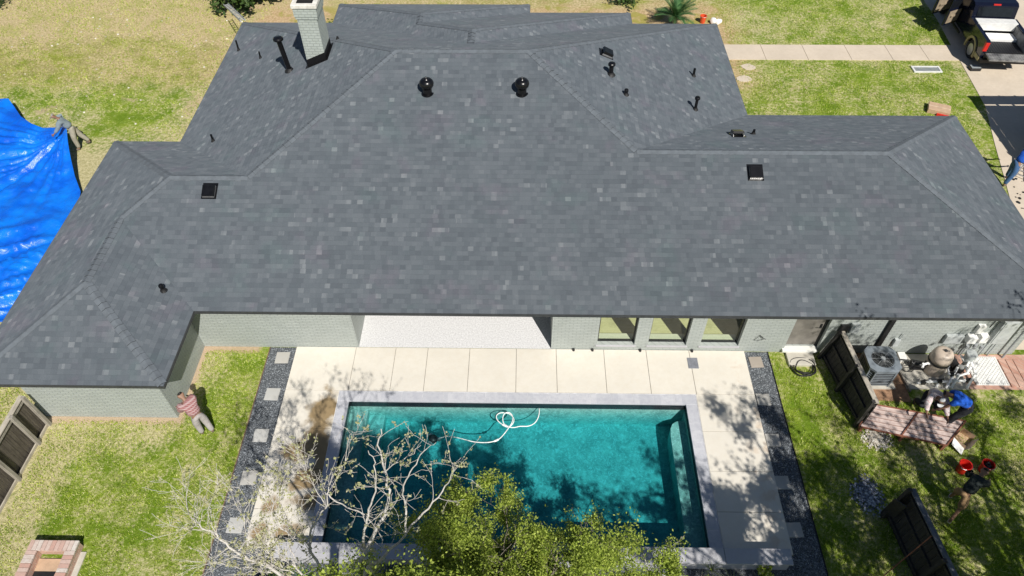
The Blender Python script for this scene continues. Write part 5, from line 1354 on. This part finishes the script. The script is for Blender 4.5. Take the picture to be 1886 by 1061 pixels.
# --- shrubs and small trees beyond the roof
def shrub(loc, rad, h, label, seed, mat, n=2600, cat='shrub', name='shrub', size=.07, grp=None):
    rng = random.Random(seed); t = empty(name, (loc[0], loc[1], 0), 0, label, cat, grp)
    mb = MB(); tips = []
    for i in range(9):
        a = 2*math.pi*i/9+rng.uniform(-.3, .3); f = rng.uniform(.3, 1)
        tg = Vector((loc[0]+rad*f*math.cos(a), loc[1]+rad*f*math.sin(a), h*rng.uniform(.55, 1)))
        limb(mb, [(loc[0], loc[1], 0), (loc[0]+.3*rad*f*math.cos(a), loc[1]+.3*rad*f*math.sin(a), h*.5), tg], .03, .008, rng, tips, rad*.35, 5, 0)
    P_(mb, 'stems', M['bark2'], t)
    rg = np.random.default_rng(seed); base = np.array([list(p) for p, d in tips]); k_ = max(1, n//len(base))
    cc = np.repeat(base, k_, axis=0)+rg.normal(scale=rad*.10, size=(len(base)*k_, 3)); cc[:, 2] = np.abs(cc[:, 2])+.03
    leaves('foliage', cc, size, mat, t, seed); return t
shrub((-14.3, 35.2), 2.3, 1.7, 'broad dark green bushy tree at the top left beyond the roof', 61, M['darkleaf'], 9000, 'bush', size=.11)
shrub((-8.4, 31.6), .8, .7, 'low reddish green shrub just right of the chimney top', 62, M['darkleaf'], 900, size=.08)
shrub((-.1, 31.9), .7, .5, 'small dark shrub beyond the middle of the front roof', 63, M['darkleaf'], 700, size=.07)
shrub((5.2, 34.9), .9, .6, 'dark shrub at the top edge left of the sago palm', 64, M['darkleaf'], 700, size=.08)
shrub((-26.5, 34.3), .9, .5, 'low shrub at the top left corner of the lawn', 65, M['darkleaf'], 600, size=.07)
shrub((5.85, 6.45), .20, .28, 'small round green plant on the right end of the low pool wall', 66, M['grassblade'], 900, 'plant', 'plant', size=.035)
shrub((-5.9, 5.9), .5, .5, 'dark green shrub under the bare tree beside the left gravel', 67, M['darkleaf'], 1600, 'plant', 'plant', size=.04)
shrub((-2.9, 6.0), .45, .45, 'dark green shrub between the bare tree and the low pool wall', 68, M['darkleaf'], 1500, 'plant', 'plant', size=.04)

# --- sago palm and spiky plants
def rosette(name, loc, n, L, w_, h0, label, cat, mat, seed, leaflets=True, lift=.8, grp=None, trunk=True, part='frond'):
    rng = random.Random(seed); t = empty(name, (loc[0], loc[1], 0), 0, label, cat, grp); c = Vector((loc[0], loc[1], h0))
    if trunk:
        mb = MB(); mb.lathe([(w_*.8, 0), (w_*.9, h0*.5), (w_*.6, h0+.05)], 12, c=(loc[0], loc[1], 0)); P_(mb, 'trunk', M['bark2'], t)
    for i in range(n):
        a = 2*math.pi*i*.381966+rng.uniform(-.1, .1); el = math.radians(rng.uniform(15, 75)); LL = L*rng.uniform(.8, 1.1)
        o = Vector((math.cos(a), math.sin(a), 0)); s = Vector((-o.y, o.x, 0)); pts = []
        d = (o*math.cos(el)+Vector((0, 0, math.sin(el)))); p = c.copy(); m_ = 14
        for j in range(m_+1):
            pts.append(p.copy()); p = p+d*LL/m_; d = (d+Vector((0, 0, -1))*lift*(1.0/m_)).normalized()
        mb = MB()
        if leaflets:
            for j in range(1, m_+1):
                for q in (0, .5):
                    f = (j-q)/m_; b = pts[j-1].lerp(pts[j], 1-q); wl = w_*math.sin(math.pi*min(.98, f*.85+.12))**.7*2.0; fw = (pts[j]-pts[j-1]).normalized()
                    for sg_ in (-1, 1):
                        tip = b+s*sg_*wl+fw*wl*.55+Vector((0, 0, wl*.25)); mb.face([b-fw*.012, b+fw*.02, tip])
            mb.tube(pts, [.010]*(m_)+[.004], 4)
        else:
            for j in range(m_):
                f0, f1 = j/m_, (j+1)/m_; w0 = w_*(1-f0)**.6; w1 = w_*(1-f1)**.6+.0005
                mb.face([pts[j]-s*w0, pts[j]+Vector((0, 0, -w0*.4)), pts[j+1]+Vector((0, 0, -w1*.4)), pts[j+1]-s*w1]); mb.face([pts[j]+Vector((0, 0, -w0*.4)), pts[j]+s*w0, pts[j+1]+s*w1, pts[j+1]+Vector((0, 0, -w1*.4))])
        P_(mb, part, mat, t)
    return t
rosette('sago_palm', (7.15, 32.5), 34, 1.15, .13, .45, 'dark green sago palm beyond the front roof corner', 'palm', M['palm'], 5)
rosette('spiky_plant', (5.05, 6.18), 40, .42, .012, .08, 'pale green spiky plant in gravel in front of the low pool wall', 'plant', M['agave'], 6, False, .9, trunk=False, part='leaf')
rosette('spiky_plant', (4.55, 6.45), 26, .36, .009, .30, 'thin bluish spiky plant leaning on the low pool wall', 'plant', M['agave'], 8, False, .5, trunk=False, part='leaf')
rosette('spiky_plant', (-5.2, 6.15), 30, .45, .016, .1, 'dark spiky plant under the bare tree near the low pool wall', 'plant', M['palm'], 9, False, .9, trunk=False, part='leaf')

# --- grass blades over the lawns
def blades(regions, seed, name, label):
    rg = np.random.default_rng(seed); X, Y, S_ = [], [], []
    for (x0, x1, y0, y1, den, sz) in regions:
        n = int((x1-x0)*(y1-y0)*den); X.append(rg.uniform(x0, x1, n)); Y.append(rg.uniform(y0, y1, n)); S_.append(np.full(n, sz))
    X, Y, S_ = map(np.concatenate, (X, Y, S_)); n = len(X)
    keep = np.array([mnoise.noise((a*.9, b*.9, 2.2))+mnoise.noise((a*3.5, b*3.5, 4.2))*.6 > rg_ for a, b, rg_ in zip(X, Y, rg.uniform(-.75, .55, n))])
    ex = lambda a0, a1, b0, b1: ((X > a0) & (X < a1) & (Y > b0) & (Y < b1))
    keep &= ~((ex(-12.6, 9.5, 27, 35) & (rg.uniform(0, 1, n) < .85)) | ex(-12.3, -10.7, 4, 7.1) | ex(9.9, 15.3, 11.45, 13.3) | ex(-30, -15.9, 13.8, 25.3) | ex(7.8, 9.0, 12.5, 13.2) | ex(8.9, 19.9, 29.45, 30.85) | ((X > 16.8+.17*(Y-16)) & (Y > 9)))
    X, Y, S_ = X[keep], Y[keep], S_[keep]; n = len(X)
    a = rg.uniform(0, 2*np.pi, n); h = S_*rg.uniform(.6, 1.5, n); wd = h*.20; lean = h*rg.uniform(.2, 1.1, n); b = rg.uniform(0, 2*np.pi, n)
    v = np.zeros((n, 3, 3)); v[:, 0, 0] = X-np.cos(a)*wd; v[:, 0, 1] = Y-np.sin(a)*wd; v[:, 1, 0] = X+np.cos(a)*wd; v[:, 1, 1] = Y+np.sin(a)*wd
    v[:, 2, 0] = X+np.cos(b)*lean; v[:, 2, 1] = Y+np.sin(b)*lean; v[:, 2, 2] = h
    me = bpy.data.meshes.new(name); me.vertices.add(n*3); me.vertices.foreach_set('co', v.ravel()); me.loops.add(n*3)
    me.loops.foreach_set('vertex_index', np.arange(n*3, dtype=np.int32)); me.polygons.add(n); me.polygons.foreach_set('loop_start', np.arange(n, dtype=np.int32)*3)
    try: me.polygons.foreach_set('loop_total', np.full(n, 3, dtype=np.int32))
    except Exception: pass
    me.materials.append(M['grassblade']); me.update(calc_edges=True); me.validate()
    o = bpy.data.objects.new(name, me); C.objects.link(o); print(name, n); return tag(o, label, 'grass', kind='stuff')
blades([(-13.2, -7.72, 5.6, 10.5, 1500, .045), (-9.6, -7.72, 10.5, 13.0, 1500, .045), (-17, -13.7, 5.6, 13.6, 1200, .05)], 1, 'left_yard_grass', 'short patchy grass between the left fence and the gravel border')
blades([(7.44, 15.5, 5.6, 12.9, 1500, .045)], 2, 'right_yard_grass', 'short sunlit and shaded grass of the right back yard')
blades([(-27, -11.7, 18.5, 36, 260, .06), (8.0, 19.7, 21.9, 36, 420, .055), (15.6, 18.6, 18.5, 22, 420, .055)], 3, 'front_lawn_grass', 'patchy straw and green grass of the front lawns')

# ================================================================== PEOPLE
def skin(name, V, E_, Rr, mat, parent, sub=2, root=0, thick=1.0):
    me = bpy.data.meshes.new(name); me.from_pydata([tuple(v) for v in V], E_, []); me.update()
    o = bpy.data.objects.new(name, me); C.objects.link(o)
    md = o.modifiers.new('skin', 'SKIN'); md.use_smooth_shade = True; md.branch_smoothing = .6
    sk = me.skin_vertices[0].data
    for i, r_ in enumerate(Rr):
        r_ = r_ if isinstance(r_, tuple) else (r_, r_); sk[i].radius = (r_[0]*thick, r_[1]*thick); sk[i].use_root = (i == root)
    s_ = o.modifiers.new('sub', 'SUBSURF'); s_.levels = s_.render_levels = sub
    dg = bpy.context.evaluated_depsgraph_get(); dg.update(); ev = o.evaluated_get(dg); m2 = bpy.data.meshes.new_from_object(ev)
    bpy.data.objects.remove(o); m2.materials.clear(); m2.materials.append(mat); m2.polygons.foreach_set('use_smooth', [True]*len(m2.polygons))
    o = bpy.data.objects.new(name, m2); C.objects.link(o); o.parent = parent; return o
M['skin'] = simple('skin', (.26, .145, .095), .55, var=.06)
M['hair'] = simple('black_hair', (.012, .010, .009), .6)
def person(loc, rz, lean, legs, arms, cols, label, head=0, bend=0, hat=None, scale=1.0, sink=0):
    """+Y is forward. legs/arms: (left, right) tuples in degrees: leg (forward, knee, splay), arm (forward, elbow, out)"""
    t = empty('person', (loc[0], loc[1], 0), rz, label, 'person')
    D = lambda ang, side=0, out=0: Vector((side*math.sin(R(out)), math.sin(R(ang))*math.cos(R(out)), -math.cos(R(ang))*math.cos(R(out))))
    hipw = .10; V = {}; pel = Vector((0, 0, 0))
    for s_, nm, (a, k_, sp) in ((-1, 'L', legs[0]), (1, 'R', legs[1])):
        h = pel+Vector((s_*hipw, 0, -.04)); kn = h+D(a, s_, sp)*.43; an = kn+D(a-k_, s_, sp*.5)*.42
        fd = Vector((0, 1, 0)) if a-k_ > -50 else Vector((0, .5, -.85))
        V['hip'+nm], V['knee'+nm], V['ank'+nm] = h, kn, an; V['heel'+nm] = an+Vector((0, -.04, -.05)); V['toe'+nm] = an+fd*.17+Vector((0, 0, -.055))
    up = Vector((0, math.sin(R(lean)), math.cos(R(lean)))); up2 = Vector((0, math.sin(R(lean+bend)), math.cos(R(lean+bend))))
    V['belly'] = pel+up*.20; V['chest'] = V['belly']+up2*.22; V['neck'] = V['chest']+up2*.12; hd = Vector((0, math.sin(R(lean+bend+head)), math.cos(R(lean+bend+head))))
    V['throat'] = V['neck']+hd*.07; V['head'] = V['throat']+hd*.10; V['crown'] = V['head']+hd*.10
    for s_, nm, (a, e, ou) in ((-1, 'L', arms[0]), (1, 'R', arms[1])):
        sh = V['chest']+up2*.06+Vector((s_*.185, 0, 0)); el = sh+D(a, s_, ou)*.29; fa = D(a+e, s_, ou*.4); wr = el+fa*.25
        V['sh'+nm], V['el'+nm], V['wr'+nm] = sh, el, wr; V['palm'+nm] = wr+fa*.08; V['fd'+nm] = fa
    zmin = min(V['heelL'].z, V['heelR'].z, V['toeL'].z, V['toeR'].z, V['kneeL'].z-.03, V['kneeR'].z-.03)-.03+sink
    for k_ in V:
        if not k_.startswith('fd'): V[k_] = (V[k_]-Vector((0, 0, zmin)))*scale
    pel = (pel-Vector((0, 0, zmin)))*scale
    # one continuous body incl. head, face, hands with fingers
    vs, es, rr, ix = [], [], [], {}
    def add(k_, p, r_, par=None):
        ix[k_] = len(vs); vs.append(p); rr.append(r_ if not isinstance(r_, (int, float)) else r_*scale)
        if par is not None: es.append((ix[par], ix[k_]))
    add('pel', pel, .09); add('belly', V['belly'], .085, 'pel'); add('chest', V['chest'], .095, 'belly'); add('neck', V['neck'], .06, 'chest'); add('throat', V['throat'], .055, 'neck'); add('head', V['head'], .088, 'throat'); add('crown', V['crown'], .07, 'head')
    fw = Vector((0, math.cos(R(lean+bend+head)), -math.sin(R(lean+bend+head))))
    add('nose', V['head']+fw*.105*scale, .014, 'head')
    for s_, nm in ((-1, 'L'), (1, 'R')):
        add('ear'+nm, V['head']+Vector((s_*.098*scale, 0, 0)), .016, 'head')
        add('sh'+nm, V['sh'+nm], .045, 'chest'); add('el'+nm, V['el'+nm], .040, 'sh'+nm); add('wr'+nm, V['wr'+nm], .027, 'el'+nm); add('palm'+nm, V['palm'+nm], .030, 'wr'+nm)
        f = V['fd'+nm]; sd_ = f.cross(Vector((s_, 0, 0))); sd_ = sd_.normalized() if sd_.length > .1 else Vector((0, 1, 0))
        for i, (o_, L) in enumerate(((-.030, .062), (-.010, .075), (.012, .072), (.032, .056))):
            a_1 = V['palm'+nm]+(sd_*o_+f*.035)*scale; a_2 = a_1+(f*L*.55+Vector((-s_*.012, 0, 0)))*scale; a_3 = a_2+(f*L*.35+Vector((-s_*.028, 0, 0)))*scale
            add(f'f{i}a'+nm, a_1, .010, 'palm'+nm); add(f'f{i}b'+nm, a_2, .0085, f'f{i}a'+nm); add(f'f{i}c'+nm, a_3, .0075, f'f{i}b'+nm)
        th = V['palm'+nm]+(sd_*.05-f*.01)*scale; add('tha'+nm, th, .011, 'palm'+nm); add('thb'+nm, th+(f*.035+sd_*.018)*scale, .009, 'tha'+nm)
        add('hip'+nm, V['hip'+nm], .07, 'pel'); add('knee'+nm, V['knee'+nm], .052, 'hip'+nm); add('ank'+nm, V['ank'+nm], .038, 'knee'+nm); add('toe'+nm, V['toe'+nm], .032, 'ank'+nm)
    skin('body', vs, es, rr, M['skin'], t)
    # shirt
    vs, es, rr, ix = [], [], [], {}
    fat = cols.get('fat', 1.0)
    add('pel', pel+(V['belly']-pel)*.1, .185*fat); add('belly', V['belly'], .185*fat, 'pel'); add('chest', V['chest'], .20*fat, 'belly'); add('neck', V['chest'].lerp(V['neck'], .75), .11, 'chest')
    for nm in 'LR':
        add('sh'+nm, V['sh'+nm], .115*fat, 'chest'); e_ = V['sh'+nm].lerp(V['el'+nm], .97 if cols.get('long') else .62); add('el'+nm, e_, .085*fat, 'sh'+nm)
        if cols.get('long'): add('wr'+nm, V['el'+nm].lerp(V['wr'+nm], .85), .058, 'el'+nm)
    skin('shirt', vs, es, rr, cols['shirt'], t)
    vs, es, rr, ix = [], [], [], {}
    add('pel', pel, .175); add('w', pel+(V['belly']-pel)*.4, .165, 'pel')
    for nm in 'LR':
        add('hip'+nm, V['hip'+nm], .135, 'pel'); add('knee'+nm, V['knee'+nm], .10, 'hip'+nm)
        if not cols.get('shorts'): add('ank'+nm, V['knee'+nm].lerp(V['ank'+nm], .93), .078, 'knee'+nm)
    skin('trousers', vs, es, rr, cols['pants'], t)
    for nm in 'LR':
        vs, es, rr, ix = [], [], [], {}
        add('a', V['ank'+nm]+Vector((0, -.02, -.02))*scale, .05); add('b', V['ank'+nm].lerp(V['toe'+nm], .6)+Vector((0, 0, -.005)), .046, 'a'); add('c', V['toe'+nm]+Vector((0, 0, .002)), .04, 'b')
        skin('shoe', vs, es, rr, cols['shoe'], t, 1)
    vs, es, rr, ix = [], [], [], {}
    hm = cols.get('hair', M['hair'])
    add('a', V['head']-fw*.035*scale+hd*.015*scale, .088); add('b', V['crown']-fw*.02*scale, .080, 'a')
    skin('cap' if hat else 'hair', vs, es, rr, hat or hm, t)
    if hat:
        mb = MB(); c = V['head'].lerp(V['crown'], .45)+fw*.11*scale; n = 10; sx = Vector((1, 0, 0))
        pts = [c+sx*.085*scale*math.cos(math.pi*i/n)+fw*.085*scale*math.sin(math.pi*i/n) for i in range(n+1)]
        mb.face(pts); mb.face([p-hd*.012 for p in pts][::-1]); mb.build('cap_brim', hat, t)
    return t, V
def plaid(name, a, b, c_):
    k = N(name); x, y, z = k.sep(k.co())
    s1 = k.math('SINE', k.math('MULTIPLY', k.math('ADD', x, y), 95)); s2 = k.math('SINE', k.math('MULTIPLY', z, 95))
    c = k.mix(k.mr(s1, -.2, .4), a, b); c = k.mix(k.math('MULTIPLY', k.mr(s2, .1, .6), .6), c, c_)
    return k.fin(c, .9, k.bump(k.noise(14, 3), .02))
M['pinkplaid'] = plaid('pink_plaid', (.26, .10, .10), (.36, .20, .20), (.48, .38, .38))
M['whiteplaid'] = plaid('white_plaid', (.66, .62, .62), (.60, .40, .40), (.70, .66, .66))
cl_ = lambda n, c, v=.12: simple(n, c, .9, var=v, vs=9, bump=.012, bs=16)
grey_sh, pale_tr, ltgrey_tr = cl_('grey_cloth', (.20, .25, .27)), cl_('pale_trousers', (.34, .32, .26)), cl_('light_grey_trousers', (.40, .37, .36))
blue_sh, dark_tr, dark_sh, tan_sh = cl_('blue_cloth', (.01, .10, .55)), cl_('dark_trousers', (.02, .022, .028)), cl_('dark_green_cloth', (.018, .026, .026)), cl_('tan_shorts', (.30, .19, .10))
capgrey, capwhite = cl_('grey_cap', (.34, .31, .27)), cl_('pale_cap', (.55, .56, .58))
boot = cl_('brown_boot', (.16, .13, .10)); dboot = cl_('black_boot', (.02, .02, .02)); wshoe = cl_('white_shoe', (.6, .6, .6))
lc = un(152, 272, 0)
person((lc.x, lc.y), R(108), 30, ((10, 12, 3), (-16, 14, 4)), ((30, 20, 8), (24, 14, 10)), dict(shirt=grey_sh, pants=pale_tr, shoe=boot, long=True), 'person in grey shirt and pale trousers standing at the tarp corner', head=12, hat=capgrey)
lc = un(382, 796, 0)
person((lc.x, lc.y), R(52), 20, ((8, 12, 1), (-6, 10, 1)), ((22, 34, 4), (28, 36, 4)), dict(fat=1.28, shirt=M['pinkplaid'], pants=ltgrey_tr, shoe=boot, long=True), 'dark haired person in pink plaid shirt stooping by the wing corner', head=16, bend=12, scale=.97)
lc = un(1758, 782, 0)
person((lc.x, lc.y), R(68), 62, ((30, 22, 8), (2, 6, 8)), ((24, 12, 4), (38, 18, 4)), dict(shirt=blue_sh, pants=dark_tr, shoe=dboot), 'person in bright blue shirt and dark trousers bending over by the white pipes', head=14, bend=14)
lc = un(1700, 746, 0)
person((lc.x, lc.y), R(165), 42, ((70, 132, 14), (64, 128, 16)), ((46, 30, 14), (54, 34, 14)), dict(shirt=M['whiteplaid'], pants=dark_tr, shoe=boot, long=True), 'crouching person in pale cap and white plaid shirt behind the lying panel', head=8, bend=10, hat=capwhite, sink=0)
lc = un(1748, 938, 0)
person((lc.x, lc.y), R(-48), 40, ((30, 20, 5), (-24, 14, 5)), ((26, 16, 4), (44, 14, 6)), dict(shirt=dark_sh, pants=tan_sh, shoe=wshoe, shorts=True, long=True), 'person in dark shirt and tan shorts striding toward the red buckets', head=10, bend=8)
lc = un(1850, 336, 0)
person((lc.x, lc.y), R(-70), 34, ((22, 16, 6), (-12, 10, 6)), ((50, 20, 12), (56, 24, 12)), dict(shirt=blue_sh, pants=cl_('denim', (.04, .10, .22)), shoe=boot), 'person in blue shirt stooping on the drive at the right edge', head=6, bend=8)
